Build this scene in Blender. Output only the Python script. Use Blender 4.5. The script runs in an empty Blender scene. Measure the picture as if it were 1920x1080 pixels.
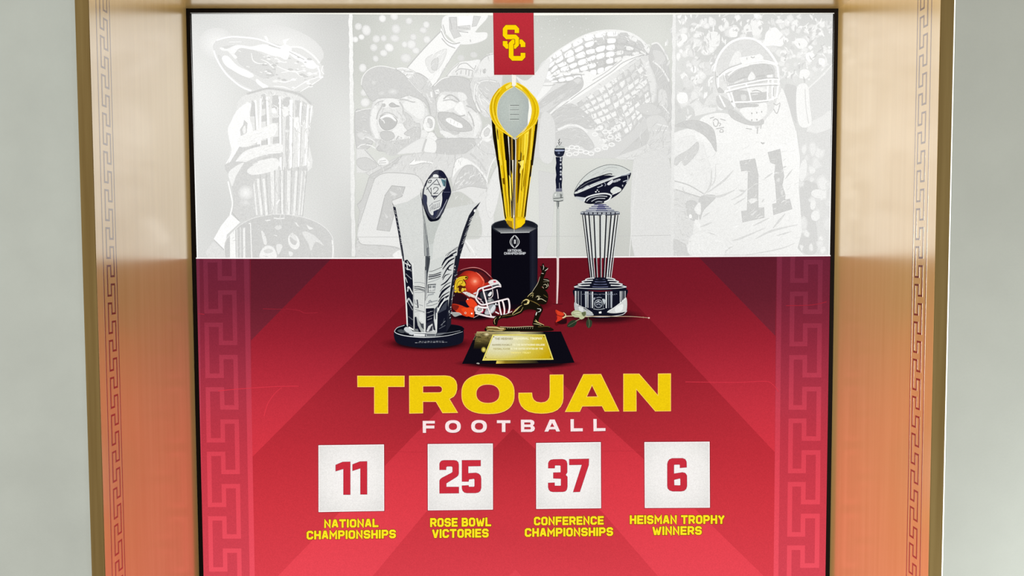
import bpy, math, random
import numpy as np
from mathutils import Vector, Matrix
from mathutils.geometry import tessellate_polygon

sc = bpy.context.scene
COL = sc.collection
# ------------------------------------------------------------------ camera
F = 1390.0                                    # focal length in pixels of the 1920x1080 frame
CAM = Vector((0.0, -2.0, 1.5))
YAW, PITCH, ROLL = 0.01235, 0.04471, -0.00401
def axes():
    cy, sy, cp, sp = math.cos(YAW), math.sin(YAW), math.cos(PITCH), math.sin(PITCH)
    f = Vector((sy*cp, cy*cp, -sp)); r = Vector((cy, -sy, 0)); u = r.cross(f)
    cr, sr = math.cos(ROLL), math.sin(ROLL)
    return cr*r + sr*u, -sr*r + cr*u, f
RX, UX, FX = axes()
cd = bpy.data.cameras.new('camera'); cam = bpy.data.objects.new('camera', cd); COL.objects.link(cam)
M = Matrix.Identity(4)
for i in range(3):
    M[i][0] = RX[i]; M[i][1] = UX[i]; M[i][2] = -FX[i]; M[i][3] = CAM[i]
cam.matrix_world = M
cd.sensor_width = 36.0; cd.lens = 36.0*F/1920.0; cd.clip_start = 0.05
sc.camera = cam
# ------------------------------------------------------------------ view, world, lights
vs = sc.view_settings
vs.view_transform = 'Standard'; vs.look = 'None'; vs.exposure = 0.0; vs.gamma = 1.0; vs.use_curve_mapping = False
w = bpy.data.worlds.new('world'); sc.world = w; w.use_nodes = True
w.node_tree.nodes['Background'].inputs[0].default_value = (1.0, 0.99, 0.90, 1)
w.node_tree.nodes['Background'].inputs[1].default_value = 0.95
def area(name, loc, target, sx, sy, power, col):
    l = bpy.data.lights.new(name, 'AREA'); l.shape = 'RECTANGLE'; l.size = sx; l.size_y = sy
    l.energy = power; l.color = col
    o = bpy.data.objects.new(name, l); COL.objects.link(o); o.location = loc
    o.rotation_euler = (Vector(target)-Vector(loc)).to_track_quat('-Z', 'Y').to_euler()
    return o
area('window_daylight', (-2.3, -4.2, 1.2), (0.9, -0.3, 1.1), 1.8, 1.6, 215, (1.0, 0.97, 0.88))
area('added_wall_fill', (1.75, -1.35, 0.25), (1.85, -0.47, 0.8), 0.5, 0.3, 38, (0.94, 1.0, 0.98))  # added fill, not a known lamp: brightens the right wall towards its foot

# ------------------------------------------------------------------ pixels to places
def ray(px, py): return FX + RX*((px-960)/F) - UX*((py-540)/F)
def on_y(px, py, y=0.0):
    d = ray(px, py); t = (y-CAM.y)/d.y; return CAM + d*t
def on_x(px, py, x):
    d = ray(px, py); t = (x-CAM.x)/d.x; return CAM + d*t
PXL = on_y(371, 540).x; PXR = on_y(1554, 540).x     # sign print left / right edge
PZT = on_y(960, 26).z; PZB = 0.42                   # top and (hidden) bottom
GAP = 0.013
WXL, WXR = PXL-GAP, PXR+GAP                         # faces of the wooden reveal
YF = -0.4714                                        # front of the reveal
JT = 0.0275                                         # thickness of the reveal boards
WZT = PZT+GAP

# ------------------------------------------------------------------ materials
def lin(c):
    c = c/255.0
    return c/12.92 if c <= 0.04045 else ((c+0.055)/1.055)**2.4
def C3(c):
    if isinstance(c, (int, float)): c = (c, c, c-2)
    return np.array([lin(min(255, max(0, float(v)))) for v in c])
def newmat(name):
    m = bpy.data.materials.new(name); m.use_nodes = True
    return m, m.node_tree.nodes, m.node_tree.links, m.node_tree.nodes['Principled BSDF']
def plain(name, srgb, rough=0.6, spec=0.3, noise=0.0, scale=40):
    m, N, L, b = newmat(name)
    c = C3(srgb); b.inputs['Base Color'].default_value = (*c, 1)
    b.inputs['Roughness'].default_value = rough; b.inputs['Specular IOR Level'].default_value = spec
    if noise:
        t = N.new('ShaderNodeTexCoord'); n = N.new('ShaderNodeTexNoise'); n.inputs['Scale'].default_value = scale
        n.inputs['Detail'].default_value = 6
        r = N.new('ShaderNodeValToRGB')
        r.color_ramp.elements[0].position = 0.3; r.color_ramp.elements[1].position = 0.7
        r.color_ramp.elements[0].color = (*(c*(1-noise)), 1); r.color_ramp.elements[1].color = (*(c*(1+noise)), 1)
        L.new(t.outputs['Object'], n.inputs['Vector']); L.new(n.outputs['Fac'], r.inputs['Fac']); L.new(r.outputs['Color'], b.inputs['Base Color'])
        bp = N.new('ShaderNodeBump'); bp.inputs['Strength'].default_value = 0.12; bp.inputs['Distance'].default_value = 0.002
        n2 = N.new('ShaderNodeTexNoise'); n2.inputs['Scale'].default_value = 260; n2.inputs['Detail'].default_value = 3
        L.new(t.outputs['Object'], n2.inputs['Vector']); L.new(n2.outputs['Fac'], bp.inputs['Height']); L.new(bp.outputs['Normal'], b.inputs['Normal'])
    return m
def wood(name, a, bcol, rough=0.5, gloss=0.5, coat_rough=0.22, streak=4.0):
    m, N, L, b = newmat(name)
    t = N.new('ShaderNodeTexCoord'); mp = N.new('ShaderNodeMapping'); mp.inputs['Scale'].default_value = (streak*8, streak*8, 0.9)
    n = N.new('ShaderNodeTexNoise'); n.inputs['Scale'].default_value = 1.6; n.inputs['Detail'].default_value = 7; n.inputs['Roughness'].default_value = 0.6
    r = N.new('ShaderNodeValToRGB'); r.color_ramp.elements[0].position = 0.32; r.color_ramp.elements[1].position = 0.68
    r.color_ramp.elements[0].color = (*C3(a), 1); r.color_ramp.elements[1].color = (*C3(bcol), 1)
    L.new(t.outputs['Object'], mp.inputs['Vector']); L.new(mp.outputs['Vector'], n.inputs['Vector'])
    L.new(n.outputs['Fac'], r.inputs['Fac']); L.new(r.outputs['Color'], b.inputs['Base Color'])
    b.inputs['Roughness'].default_value = rough; b.inputs['Specular IOR Level'].default_value = 0.0 if gloss == 0 else 0.1
    gl = N.new('ShaderNodeBsdfGlossy'); gl.inputs['Color'].default_value = (0.97, 0.96, 0.93, 1); gl.inputs['Roughness'].default_value = coat_rough
    ms = N.new('ShaderNodeMixShader'); ms.inputs[0].default_value = gloss       # thick satin lacquer
    out = N['Material Output']
    L.new(b.outputs['BSDF'], ms.inputs[1]); L.new(gl.outputs['BSDF'], ms.inputs[2]); L.new(ms.outputs['Shader'], out.inputs['Surface'])
    return m
def print_material():
    m, N, L, b = newmat('backlit_print')
    at = N.new('ShaderNodeAttribute'); at.attribute_name = 'ink'
    t = N.new('ShaderNodeTexCoord'); n = N.new('ShaderNodeTexNoise'); n.inputs['Scale'].default_value = 420; n.inputs['Detail'].default_value = 2
    mr = N.new('ShaderNodeMapRange'); mr.inputs['From Min'].default_value = 0.3; mr.inputs['From Max'].default_value = 0.7
    mr.inputs['To Min'].default_value = 0.92; mr.inputs['To Max'].default_value = 1.08
    L.new(t.outputs['Object'], n.inputs['Vector']); L.new(n.outputs['Fac'], mr.inputs['Value'])
    mx = N.new('ShaderNodeMix'); mx.data_type = 'RGBA'; mx.blend_type = 'MULTIPLY'; mx.inputs[0].default_value = 1.0
    L.new(at.outputs['Color'], mx.inputs[6]); L.new(mr.outputs['Result'], mx.inputs[7])
    dk = N.new('ShaderNodeMix'); dk.data_type = 'RGBA'; dk.blend_type = 'MULTIPLY'; dk.inputs[0].default_value = 1.0; dk.inputs[7].default_value = (0.03, 0.03, 0.03, 1)
    L.new(at.outputs['Color'], dk.inputs[6]); L.new(dk.outputs[2], b.inputs['Base Color'])
    L.new(mx.outputs[2], b.inputs['Emission Color']); b.inputs['Emission Strength'].default_value = 1.0
    b.inputs['Roughness'].default_value = 0.9; b.inputs['Specular IOR Level'].default_value = 0.0
    return m
M_WOOD = wood('maple_veneer', (212, 175, 108), (222, 186, 120))
M_EDGE = wood('maple_edge', (84, 68, 40), (98, 82, 52), gloss=0.0, coat_rough=0.4)
M_KEY = wood('engraved_key', (98, 56, 28), (106, 62, 32), gloss=0.48, coat_rough=0.22)
M_WALL_L = plain('grey_paint', (132, 136, 134), 0.7, 0.2, 0.04, 9)
M_WALL_R = plain('white_paint', (134, 136, 132), 0.7, 0.2, 0.03, 9)
M_BLACK = plain('black_frame', (14, 8, 6), 0.6, 0.08)
M_FLOOR = plain('floor_concrete', (120, 116, 108), 0.6, 0.3, 0.08, 6)
M_BEAD = plain('lit_bead', (248, 250, 246), 0.5, 0.3)  # corner bead: the light it catches is put into this near-white
M_PRINT = print_material()

# ------------------------------------------------------------------ simple solids
def tag(o, label=None, cat=None, kind=None, group=None):
    if label: o['label'] = label
    if cat: o['category'] = cat
    if kind: o['kind'] = kind
    if group: o['group'] = group
    return o
def meshobj(name, verts, faces, mat, parent=None):
    me = bpy.data.meshes.new(name); me.from_pydata(verts, [], faces); me.update()
    o = bpy.data.objects.new(name, me); COL.objects.link(o)
    if mat: me.materials.append(mat)
    if parent: o.parent = parent
    return o
def box_geo(x0, x1, y0, y1, z0, z1, V, Fc):
    b = len(V)
    V += [(x0,y0,z0),(x1,y0,z0),(x1,y1,z0),(x0,y1,z0),(x0,y0,z1),(x1,y0,z1),(x1,y1,z1),(x0,y1,z1)]
    Fc += [tuple(b+i for i in q) for q in ((0,3,2,1),(4,5,6,7),(0,1,5,4),(1,2,6,5),(2,3,7,6),(3,0,4,7))]
def box(name, x0, x1, y0, y1, z0, z1, mat, parent=None):
    V, Fc = [], []; box_geo(x0, x1, y0, y1, z0, z1, V, Fc)
    return meshobj(name, V, Fc, mat, parent)

# ------------------------------------------------------------------ the place
BACK = 0.10
floor = tag(box('floor', -3.2, 3.2, -4.6, BACK, -0.05, 0.0, M_FLOOR), 'plain grey concrete floor in front of the niche', 'floor', 'structure')
wl = tag(box('wall_left', -3.2, WXL-JT, YF+0.004, YF+0.12, 0, 2.9, M_WALL_L), 'grey painted wall beside the niche, with brown wood edge', 'wall', 'structure')
wr = tag(box('wall_right', WXR+JT, 3.2, YF+0.004, YF+0.12, 0, 2.9, M_WALL_R), 'pale white painted wall beside the niche, with a bright edge line', 'wall', 'structure')
hd = tag(box('wall_top', WXL-JT, WXR+JT, YF+0.004, YF+0.12, WZT+JT, 2.9, M_WALL_L), 'grey painted wall above the wooden niche', 'wall', 'structure')
tag(box('trim_1', WXR+JT, WXR+JT+0.0028, YF+0.0005, YF+0.0045, 0, 2.9, M_BEAD), 'thin bead coloured bright as if catching light, between wood edge and white wall', 'trim', 'structure')
tag(box('trim_2', WXL-JT, WXL-0.0005, YF, YF+0.0015, 0, WZT+JT, M_EDGE), 'brown wood front edge of the niche beside the grey wall', 'trim', 'structure')
tag(box('trim_3', WXR+0.0005, WXR+JT, YF, YF+0.0015, 0, WZT+JT, M_EDGE), 'brown wood front edge of the niche beside the white wall', 'trim', 'structure')
il = tag(box('wall_reveal_left', WXL-JT, WXL, YF+0.0015, BACK, 0, WZT+JT, M_WOOD), 'glossy maple side panel of the niche reaching to the grey wall', 'wall', 'structure')
ir = tag(box('wall_reveal_right', WXR, WXR+JT, YF+0.0015, BACK, 0, WZT+JT, M_WOOD), 'glossy maple side panel of the niche reaching to the white wall', 'wall', 'structure')
so = tag(box('ceiling', WXL, WXR, YF, BACK, WZT, WZT+JT, M_WOOD), 'glossy maple soffit over the backlit sign', 'ceiling', 'structure')
bk = tag(box('wall_back', WXL, WXR, 0.08, BACK, 0, WZT, M_BLACK), 'dark back of the niche behind the sign', 'wall', 'structure')
tag(box('wall_base', WXL, WXR, -0.02, 0.08, 0, PZB-0.02, M_WOOD), 'maple base panel below the backlit sign', 'wall', 'structure')

# greek key strips engraved in the reveal panels -------------------------------
def meander(n0, n1):
    """centre line of the key band: (u across 0..1, v along in periods)"""
    pts = []
    for k in range(n0, n1):
        pts += [(.5, k), (1, k), (1, k+.78), (.5, k+.78), (.5, k+.5), (0, k+.5), (0, k+1.29), (.5, k+1.29)]
    return pts
def key_on_wall(wall, X, s, pxa, pxb, pyref, period_px, ulo, uhi):
    pa = on_x(pxa, 540, X); pb = on_x(pxb, 540, X)
    ya, yb = pa.y, pb.y                       # outer / inner border line depth
    pm = on_x((pxa+pxb)/2, pyref, X); zref = pm.z
    per = period_px*(pm-CAM).dot(FX)/F
    t = 0.0002
    def strip(V, Fc, y0, y1, z0, z1): box_geo(min(X, X+s*t), max(X, X+s*t), y0, y1, z0, z1, V, Fc)
    for y in (ya, yb):
        V, Fc = [], []; strip(V, Fc, y-0.0016, y+0.0016, 0.02, WZT-0.002)
        meshobj('border_line', V, Fc, M_KEY, wall)
    V, Fc = [], []
    wd = 0.0021; span = yb-ya
    y_of = lambda u: ya+span*(ulo+(uhi-ulo)*u); z_of = lambda v: zref-per*v
    n0 = -int((WZT-zref)/per)-2; n1 = int(zref/per)+1
    pts = meander(n0, n1)
    for (u0, v0), (u1, v1) in zip(pts[:-1], pts[1:]):
        a, b = sorted((y_of(u0), y_of(u1))); c, d = sorted((z_of(v0), z_of(v1)))
        if u0 == u1: c += wd; d -= wd                  # uprights end where the cross strokes begin
        else: c -= wd; d += wd
        c = max(0.02, c); d = min(WZT-0.003, d)
        if d-c < 0.003: continue
        strip(V, Fc, a-wd, b+wd, c, d)
    meshobj('key_band', V, Fc, M_KEY, wall)
key_on_wall(il, WXL, +1, 195.0, 219.5, 604, 70.3, .27, .80)
key_on_wall(ir, WXR, -1, 1736.0, 1710.5, 641, 71.0, .80, .27)

# ------------------------------------------------------------------ the backlit sign: body
sign = bpy.data.objects.new('backlit_sign', None); COL.objects.link(sign); sign.location = (0, 0, PZB-0.02)
bpy.context.view_layer.update()
tag(sign, 'tall backlit sign with trophies printed on white and red, framed by wood niche', 'sign')
SINV = Matrix.Translation((0, 0, -(PZB-0.02)))
def under(o, p=None):
    o.parent = p or sign
    o.matrix_parent_inverse = (o.parent.matrix_world if o.parent is sign else sign.matrix_world).inverted()
    return o
V, Fc = [], []
for a in ((WXL+.0005, PXL, PZB-.02, WZT-.0005), (PXR, WXR-.0005, PZB-.02, WZT-.0005), (PXL, PXR, PZT, WZT-.0005), (PXL, PXR, PZB-.02, PZB)):
    box_geo(a[0], a[1], -0.004, 0.05, a[2], a[3], V, Fc)
fr = under(meshobj('frame', V, Fc, M_BLACK)); fr['label'] = 'thin black frame'
lb = under(box('light_box', PXL+.001, PXR-.001, 0.003, 0.06, PZB+.001, PZT-.001, M_BLACK))

# ------------------------------------------------------------------ the print: a small drawing kit
# Every shape is a thin piece of the printed sheet, given in photo pixels on the plane of the sign.
PRIMS = []; ITEMS = {}
def pp(s): return [tuple(float(v) for v in q.split(',')) for q in s.split()]
def catmull(p, closed=True, n=5):
    out = []; m = len(p)
    rng = range(m) if closed else range(m-1)
    for i in rng:
        g = (lambda j: p[j % m]) if closed else (lambda j: p[min(max(j, 0), m-1)])
        a, b, c, d = g(i-1), g(i), g(i+1), g(i+2)
        for k in range(n):
            t = k/n; t2 = t*t; t3 = t2*t
            out.append(tuple(.5*((2*b[j])+(-a[j]+c[j])*t+(2*a[j]-5*b[j]+4*c[j]-d[j])*t2+(-a[j]+3*b[j]-3*c[j]+d[j])*t3) for j in (0, 1)))
    if not closed: out.append(p[-1])
    return out
def cut(polys, val):
    """split convex polys along val(p)=0"""
    out = []
    for q in polys:
        s = [val(p) for p in q]
        if min(s) >= -1e-9 or max(s) <= 1e-9: out.append(q); continue
        for sg in (1, -1):
            r = []
            for i in range(len(q)):
                a, b = q[i], q[(i+1) % len(q)]; va, vb = sg*s[i], sg*s[(i+1) % len(q)]
                if va >= 0: r.append(a)
                if va*vb < 0:
                    t = va/(va-vb); r.append((a[0]+(b[0]-a[0])*t, a[1]+(b[1]-a[1])*t))
            if len(r) > 2: out.append(r)
    return out
class Art:
    def __init__(s, name, parent=None, label=None):
        s.name, s.parent, s.label = name, parent, label
        s.fr = (0.0, 0.0, 1.0); s.n = len(ITEMS); ITEMS[s.n] = s; s.shift = (0, 0)
    def frame(s, x0=0, y0=0, k=1.0): s.fr = (x0, y0, k); return s
    def T(s, pts):
        if isinstance(pts, str): pts = pp(pts)
        x0, y0, k = s.fr
        return [(x0+x/k, y0+y/k) for x, y in pts]
    tone = None
    def add(s, polys, col):
        if s.tone and isinstance(col, (int, float)): col = s.tone[0]+(col-s.tone[0])*s.tone[1]
        """polys: convex, px; col: constant or f(x,y)->linear rgb"""
        if not polys: return
        if callable(col): cs = [[col(x, y) for x, y in q] for q in polys]
        else:
            c = C3(col); cs = [[c]*len(q) for q in polys]
        xs = [p[0] for q in polys for p in q]; ys = [p[1] for q in polys for p in q]
        PRIMS.append((s.n, polys, cs, (min(xs), min(ys), max(xs), max(ys))))
    def tess(s, loops):
        vs_ = [[Vector((x, y, 0)) for x, y in l] for l in loops]; flat = [p for l in loops for p in l]
        return [[flat[i] for i in t] for t in tessellate_polygon(vs_)]
    def P(s, pts, col, smooth=False, holes=(), step=None):
        if isinstance(pts, str): pts = pp(pts)
        if smooth: pts = catmull(pts)
        loops = [s.T(pts)]
        for h in holes:
            h = pp(h) if isinstance(h, str) else h
            loops.append(s.T(h))
        tr = s.tess(loops)
        if step:
            ys = [p[1] for q in tr for p in q]; y = min(ys)+step
            while y < max(ys):
                tr = cut(tr, lambda p, y=y: p[1]-y); y += step
        s.add(tr, col)
        if s.edge and not callable(col) and isinstance(col, (int, float)):
            x0, y0, k = s.fr; t_ = s.tone; s.tone = None
            g_ = t_[0]+(col-t_[0])*t_[1] if t_ else col
            s.L(pts, s.edge[0]*k, g_+s.edge[1], closed=True); s.tone = t_
        return s
    edge = None; lw = None
    def flecks(s, poly, n, l0, l1, w, greys, ang, spread=25):
        """short photographic strokes scattered inside a shape (frame units)"""
        q = catmull(pp(poly)); xs = [p[0] for p in q]; ys = [p[1] for p in q]; m = len(q); k = 0
        while n > 0 and k < 20000:
            k += 1; x, y = rnd.uniform(min(xs), max(xs)), rnd.uniform(min(ys), max(ys)); ins = False
            for i in range(m):
                (ax, ay), (bx, by) = q[i], q[i-1]
                if (ay > y) != (by > y) and x < (bx-ax)*(y-ay)/(by-ay)+ax: ins = not ins
            if not ins: continue
            n -= 1; a = math.radians(ang+rnd.uniform(-spread, spread)); l = rnd.uniform(l0, l1)/2
            dx, dy = l*math.cos(a), l*math.sin(a); c = rnd.uniform(-.35, .35)*l
            s.L([(x-dx, y-dy), (x-c*math.sin(a), y+c*math.cos(a)), (x+dx, y+dy)], w*rnd.uniform(.6, 1.3), rnd.choice(greys), taper=(.3, 1, .3))
        return s
    def S(s, pts, col, **k): return s.P(pts, col, smooth=True, **k)
    def G(s, pts, p0, p1, stops, smooth=False):
        """linear gradient between points p0, p1 (frame coords): stops [(t,col)]"""
        if isinstance(pts, str): pts = pp(pts)
        if smooth: pts = catmull(pts)
        tr = s.tess([s.T(pts)]); (ax, ay), (bx, by) = s.T([p0, p1])
        dx, dy = bx-ax, by-ay; dd = dx*dx+dy*dy
        tt = lambda x, y: ((x-ax)*dx+(y-ay)*dy)/dd
        for t, c in stops: tr = cut(tr, lambda p, t=t: tt(p[0], p[1])-t)
        T_ = [q[0] for q in stops]; Cc = np.array([C3(q[1]) for q in stops])
        def f(x, y):
            t = tt(x, y); return np.array([np.interp(t, T_, Cc[:, i]) for i in range(3)])
        s.add(tr, f); return s
    def L(s, pts, w, col, smooth=False, closed=False, taper=None):
        """stroke; w in frame units; taper = (start,end) width factors"""
        if isinstance(pts, str): pts = pp(pts)
        if s.lw and isinstance(col, (int, float)) and col < 224 and w < 16: w = w*s.lw
        if smooth: pts = catmull(pts, closed, 4)
        if closed: pts = pts+[pts[0], pts[1]]
        P_ = [np.array(p) for p in pts]; n = len(P_); Lf, Rt = [], []
        for i in range(n):
            d0 = P_[i]-P_[i-1] if i else P_[1]-P_[0]
            d1 = P_[i+1]-P_[i] if i < n-1 else d0
            d0 = d0/(np.hypot(*d0)+1e-9); d1 = d1/(np.hypot(*d1)+1e-9)
            t = d0+d1; l = np.hypot(*t)
            t = t/l if l > 1e-6 else d0
            nrm = np.array([-t[1], t[0]]); c = max(.5, abs(np.dot(nrm, [-d0[1], d0[0]])))
            f = 1.0
            if taper:
                u = i/(n-1); f = taper[0]+(taper[1]-taper[0])*u if len(taper) == 2 else np.interp(u, [0, .5, 1], taper)
            h = nrm*(w*f/2/c); Lf.append(P_[i]+h); Rt.append(P_[i]-h)
        m = n-1
        qs = [s.T([tuple(Lf[i]), tuple(Lf[i+1]), tuple(Rt[i+1]), tuple(Rt[i])]) for i in range(m)]
        s.add(qs, col); return s
    def LS(s, pts, w, col, **k): return s.L(pts, w, col, smooth=True, **k)
    def E(s, cx, cy, rx, ry, col, rot=0, n=20, a0=0, a1=360):
        ca, sa = math.cos(math.radians(rot)), math.sin(math.radians(rot)); q = []
        for i in range(n):
            a = 2*math.pi*i/n; x, y = rx*math.cos(a), ry*math.sin(a)
            q.append((cx+x*ca-y*sa, cy+x*sa+y*ca))
        s.add([s.T(q)], col); return s
    def soft(s, cx, cy, rx, ry, stops, rot=0, n=24, base=None):
        """radial gradient: stops [(r,col or f)], r in 0..1"""
        ca, sa = math.cos(math.radians(rot)), math.sin(math.radians(rot))
        def ring(r):
            o = []
            for i in range(n):
                a = 2*math.pi*i/n; x, y = r*rx*math.cos(a), r*ry*math.sin(a); o.append((cx+x*ca-y*sa, cy+x*sa+y*ca))
            return s.T(o)
        qs, cs = [], []
        rings = [(ring(max(r, .001)), c) for r, c in stops]
        ev = lambda c, p: c(*p) if callable(c) else C3(c)
        for (ra, c0), (rb, c1) in zip(rings[:-1], rings[1:]):
            for i in range(n):
                j = (i+1) % n
                q = [ra[i], rb[i], rb[j], ra[j]]; qs.append(q); cs.append([ev(c0, q[0]), ev(c1, q[1]), ev(c1, q[2]), ev(c0, q[3])])
        xs = [p[0] for q in qs for p in q]; ys = [p[1] for q in qs for p in q]
        PRIMS.append((s.n, qs, cs, (min(xs), min(ys), max(xs), max(ys)))); return s
def build_print():
    B = np.array([p[3] for p in PRIMS]); n = len(B); lev = np.zeros(n, int)
    for i in range(1, n):
        o = (B[:i, 0] < B[i, 2]) & (B[:i, 2] > B[i, 0]) & (B[:i, 1] < B[i, 3]) & (B[:i, 3] > B[i, 1])
        if o.any(): lev[i] = lev[:i][o].max()+1
    DZ = 3.0e-5
    objs = {}
    for n_, it in ITEMS.items():
        V, Fc, K = [], [], []
        for i, (k, polys, cs, bb) in enumerate(PRIMS):
            if k != n_: continue
            y = -DZ*(lev[i]+1)
            for q, c in zip(polys, cs):
                a = 0.0
                for j in range(len(q)): a += q[j][0]*q[(j+1) % len(q)][1]-q[(j+1) % len(q)][0]*q[j][1]
                if abs(a) < 1e-7: continue
                if a > 0: q, c = q[::-1], c[::-1]          # faces towards the room
                b = len(V)
                for p in q:
                    h = on_y(p[0], p[1], y); V.append((min(max(h.x, PXL), PXR), y, min(h.z, PZT)))
                Fc.append(tuple(range(b, b+len(q)))); K += list(c)
        o = meshobj(it.name, V, Fc, M_PRINT)
        at = o.data.color_attributes.new('ink', 'FLOAT_COLOR', 'CORNER')
        arr = np.ones((len(K), 4), np.float32); arr[:, :3] = np.array(K)
        at.data.foreach_set('color', arr.ravel())
        par = objs[it.parent.n] if it.parent else None
        if par is None: under(o)
        else:
            o.parent = par; o.matrix_parent_inverse = Matrix.Identity(4); o.matrix_parent_inverse = par_world(par).inverted()
        if it.label: o['label'] = it.label
        objs[n_] = o
    return lev.max()
def par_world(o): return Matrix.Identity(4)

# ================================================================== red field with chevron bands
RED_Y = [480, 560, 640, 700, 760, 850, 950, 1080, 1600]
RED_L = np.array([C3(c) for c in [(114,24,38),(124,27,40),(152,34,48),(174,42,56),(192,49,62),(208,54,66),(220,61,72),(228,70,82),(232,76,88)]])
def yb(x): return 485.2-0.0055*max(0, x-700)+0.3*math.sin((x-370)/380)      # lower edge of the white sheet
def red(x, y, dark=1.0, tint=(1, 1, 1)):
    c = np.array([np.interp(y, RED_Y, RED_L[:, i]) for i in range(3)])
    d = math.exp(-((x-955)/270.0)**2)*float(np.interp(y, [480, 620, 720, 800, 900], [.10, .26, .28, .2, .06]))
    e = 1+0.05*min(1, abs(x-960)/560.0)
    return c*(1-d)*e*dark*np.array(tint)
LIT = lambda x, y: red(x, y)
DRK = lambda x, y: red(x, y, float(np.interp(y, [480, 640, 800, 950, 1080], [.80, .75, .76, .82, .86])), (1, .93, .93))
EDG = lambda x, y: red(x, y, .74, (1, 1.12, 1.25))
CORN = lambda x, y: red(x, y, .60, (1, 2.0, 1.9))
# ================================================================== white sheet with four faded photographs
WB = (350, 20); SEAM1, SEAM2, SEAM3 = 660, 951, 1262
def vary(base, tint=(0, 0, 0)):
    def f(x, y):
        v = base+5*math.sin(x/61+y/97)+4*math.sin(x/37-y/53+1)-6*max(0, (y-330)/150)-6*max(0, (70-y)/50)
        return C3((v+tint[0], v+tint[1]+.5, v+tint[2]-2.0))
    return f
def sheet(name, x0, x1, f, label):
    a = Art(name, None, label)
    n = max(4, int((x1-x0)/24)); tr = []
    xs = np.linspace(x0, x1, n+1)
    for i in range(n):
        ys = np.linspace(19, 1, 2)
        top, b0, b1 = 18, yb(xs[i]), yb(xs[i+1]); m = 18
        for j in range(m):
            t0, t1 = j/m, (j+1)/m
            tr.append([(xs[i], top+(b0-top)*t0), (xs[i+1], top+(b1-top)*t0), (xs[i+1], top+(b1-top)*t1), (xs[i], top+(b0-top)*t1)])
    a.add(tr, f); return a
ph1 = sheet('photo_print', 350, SEAM1, lambda x, y: vary(229-10*max(0, (x-480)/180)-8*max(0, (y-250)/230)*max(0, (x-440)/220))(x, y), 'faded photo of a hand holding up a football trophy')
ph2 = sheet('photo_print', SEAM1, SEAM2, vary(213, (0, 1, -2)), 'faded photo of two cheering men in caps')
ph3 = sheet('photo_print', SEAM2, SEAM3, vary(213, (0, 1, -2)), 'faded photo of hands gripping a netted football')
ph4 = sheet('photo_print', SEAM3, 1580, vary(222), 'faded photo of a helmeted player in a numbered jersey')
rnd = random.Random(4)
def blobs(a, n, x0, x1, y0, y1, r0, r1, g0, g1, sq=.7):
    for _ in range(n):
        x, y = rnd.uniform(x0, x1), rnd.uniform(y0, y1); r = rnd.uniform(r0, r1); k = rnd.randint(5, 8); ph = rnd.uniform(0, 6)
        q = [(x+r*rnd.uniform(.5, 1.3)*math.cos(ph+6.283*i/k), y+r*rnd.uniform(.5, 1.3)*sq*math.sin(ph+6.283*i/k)) for i in range(k)]
        g_ = rnd.uniform(g0, g1); a.S(q, g_*.55+223*.45); a.S([(x+(u-x)*.74, y+(v-y)*.74) for u, v in q], g_)
# ---- photo 1: hand with trophy
hold = Art('printed_trophy_and_hand', ph1)
hold.tone = (232, 1.2); hold.edge = (.7, -5); h = hold.frame(400, 40, 6.75)
h.soft(40, 290, 230, 210, [(0, 255), (.3, 246), (1, 233)], n=20)
h.soft(900, 300, 520, 230, [(0, 244), (.5, 238), (1, 231)], rot=18)
BALL = "0,300 80,222 270,192 520,215 800,290 980,325 1150,365 1270,440 1360,540 1400,630 1370,710 1260,790 1120,870 960,885 700,880 480,890 300,790 150,650 50,470 8,360"
h.S(BALL, 233)
h.S("100,330 330,310 560,390 700,480 780,560 770,680 640,720 520,660 420,600 320,520 280,420 200,380", 226)
h.S("60,430 110,460 180,570 300,660 480,740 640,830 520,860 380,800 230,690 110,560", 228)
h.LS("6,370 45,480 150,650 300,790 400,850 480,880", 22, 253); h.LS("40,240 150,208 270,195 520,217 680,262 860,340 1000,400 1180,490 1340,580", 20, 255)
h.LS("960,325 1100,330 1200,385 1280,450 1345,530", 24, 248)
h.S("110,460 180,440 300,560 420,620 510,680 470,712 380,690 250,620 150,550", 254)
h.S("220,330 330,300 480,320 640,290 760,330 860,360 840,440 740,430 600,380 450,350 330,340 250,420 200,390", 252)
h.S("80,340 110,330 160,350 250,330 290,380 250,400 300,450 270,470 190,380 120,370", 250)
h.S("780,340 870,310 930,300 990,350 960,420 930,480 880,470 830,430", 255)
h.P("905,330 880,240 970,215 925,250", 253); h.P("640,190 670,185 700,240 680,260", 251)
h.S("930,370 1050,400 1180,470 1260,500 1310,570 1260,600 1180,580 1130,520 1020,460", 254)
h.LS("700,300 850,345", 10, 216); h.LS("960,385 1150,485", 10, 214)
h.S("550,730 620,780 690,820 660,855 600,820 545,770", 254)
for s_ in ("480,400 500,490 560,530 640,535", "600,480 690,520 760,590 780,610", "790,460 860,510 930,520", "800,560 900,610 1040,640 1150,620", "860,650 1020,630 1100,690 1160,700", "1150,700 1330,640", "780,740 900,770 1060,720", "1000,870 1180,760 1370,690", "1100,890 1250,800 1370,720", "760,820 880,830 980,860"):
    h.LS(s_, 13, 250, taper=(.6, 1.2, .5))
for _ in range(64):
    x, y = rnd.uniform(640, 1300), rnd.uniform(430, 840)
    if abs((y-620)-(x-900)*.18) > 200: continue
    r = rnd.uniform(8, 26); h.S([(x-r*1.5, y), (x, y-r*.5), (x+r*1.3, y+r*.3), (x-r*.2, y+r*.6)], rnd.choice((252, 250, 247, 216, 218)))
h.LS("1310,560 1345,640 1350,710 1390,700", 20, 252); h.LS("1390,560 1370,620 1400,670", 12, 250)
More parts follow.
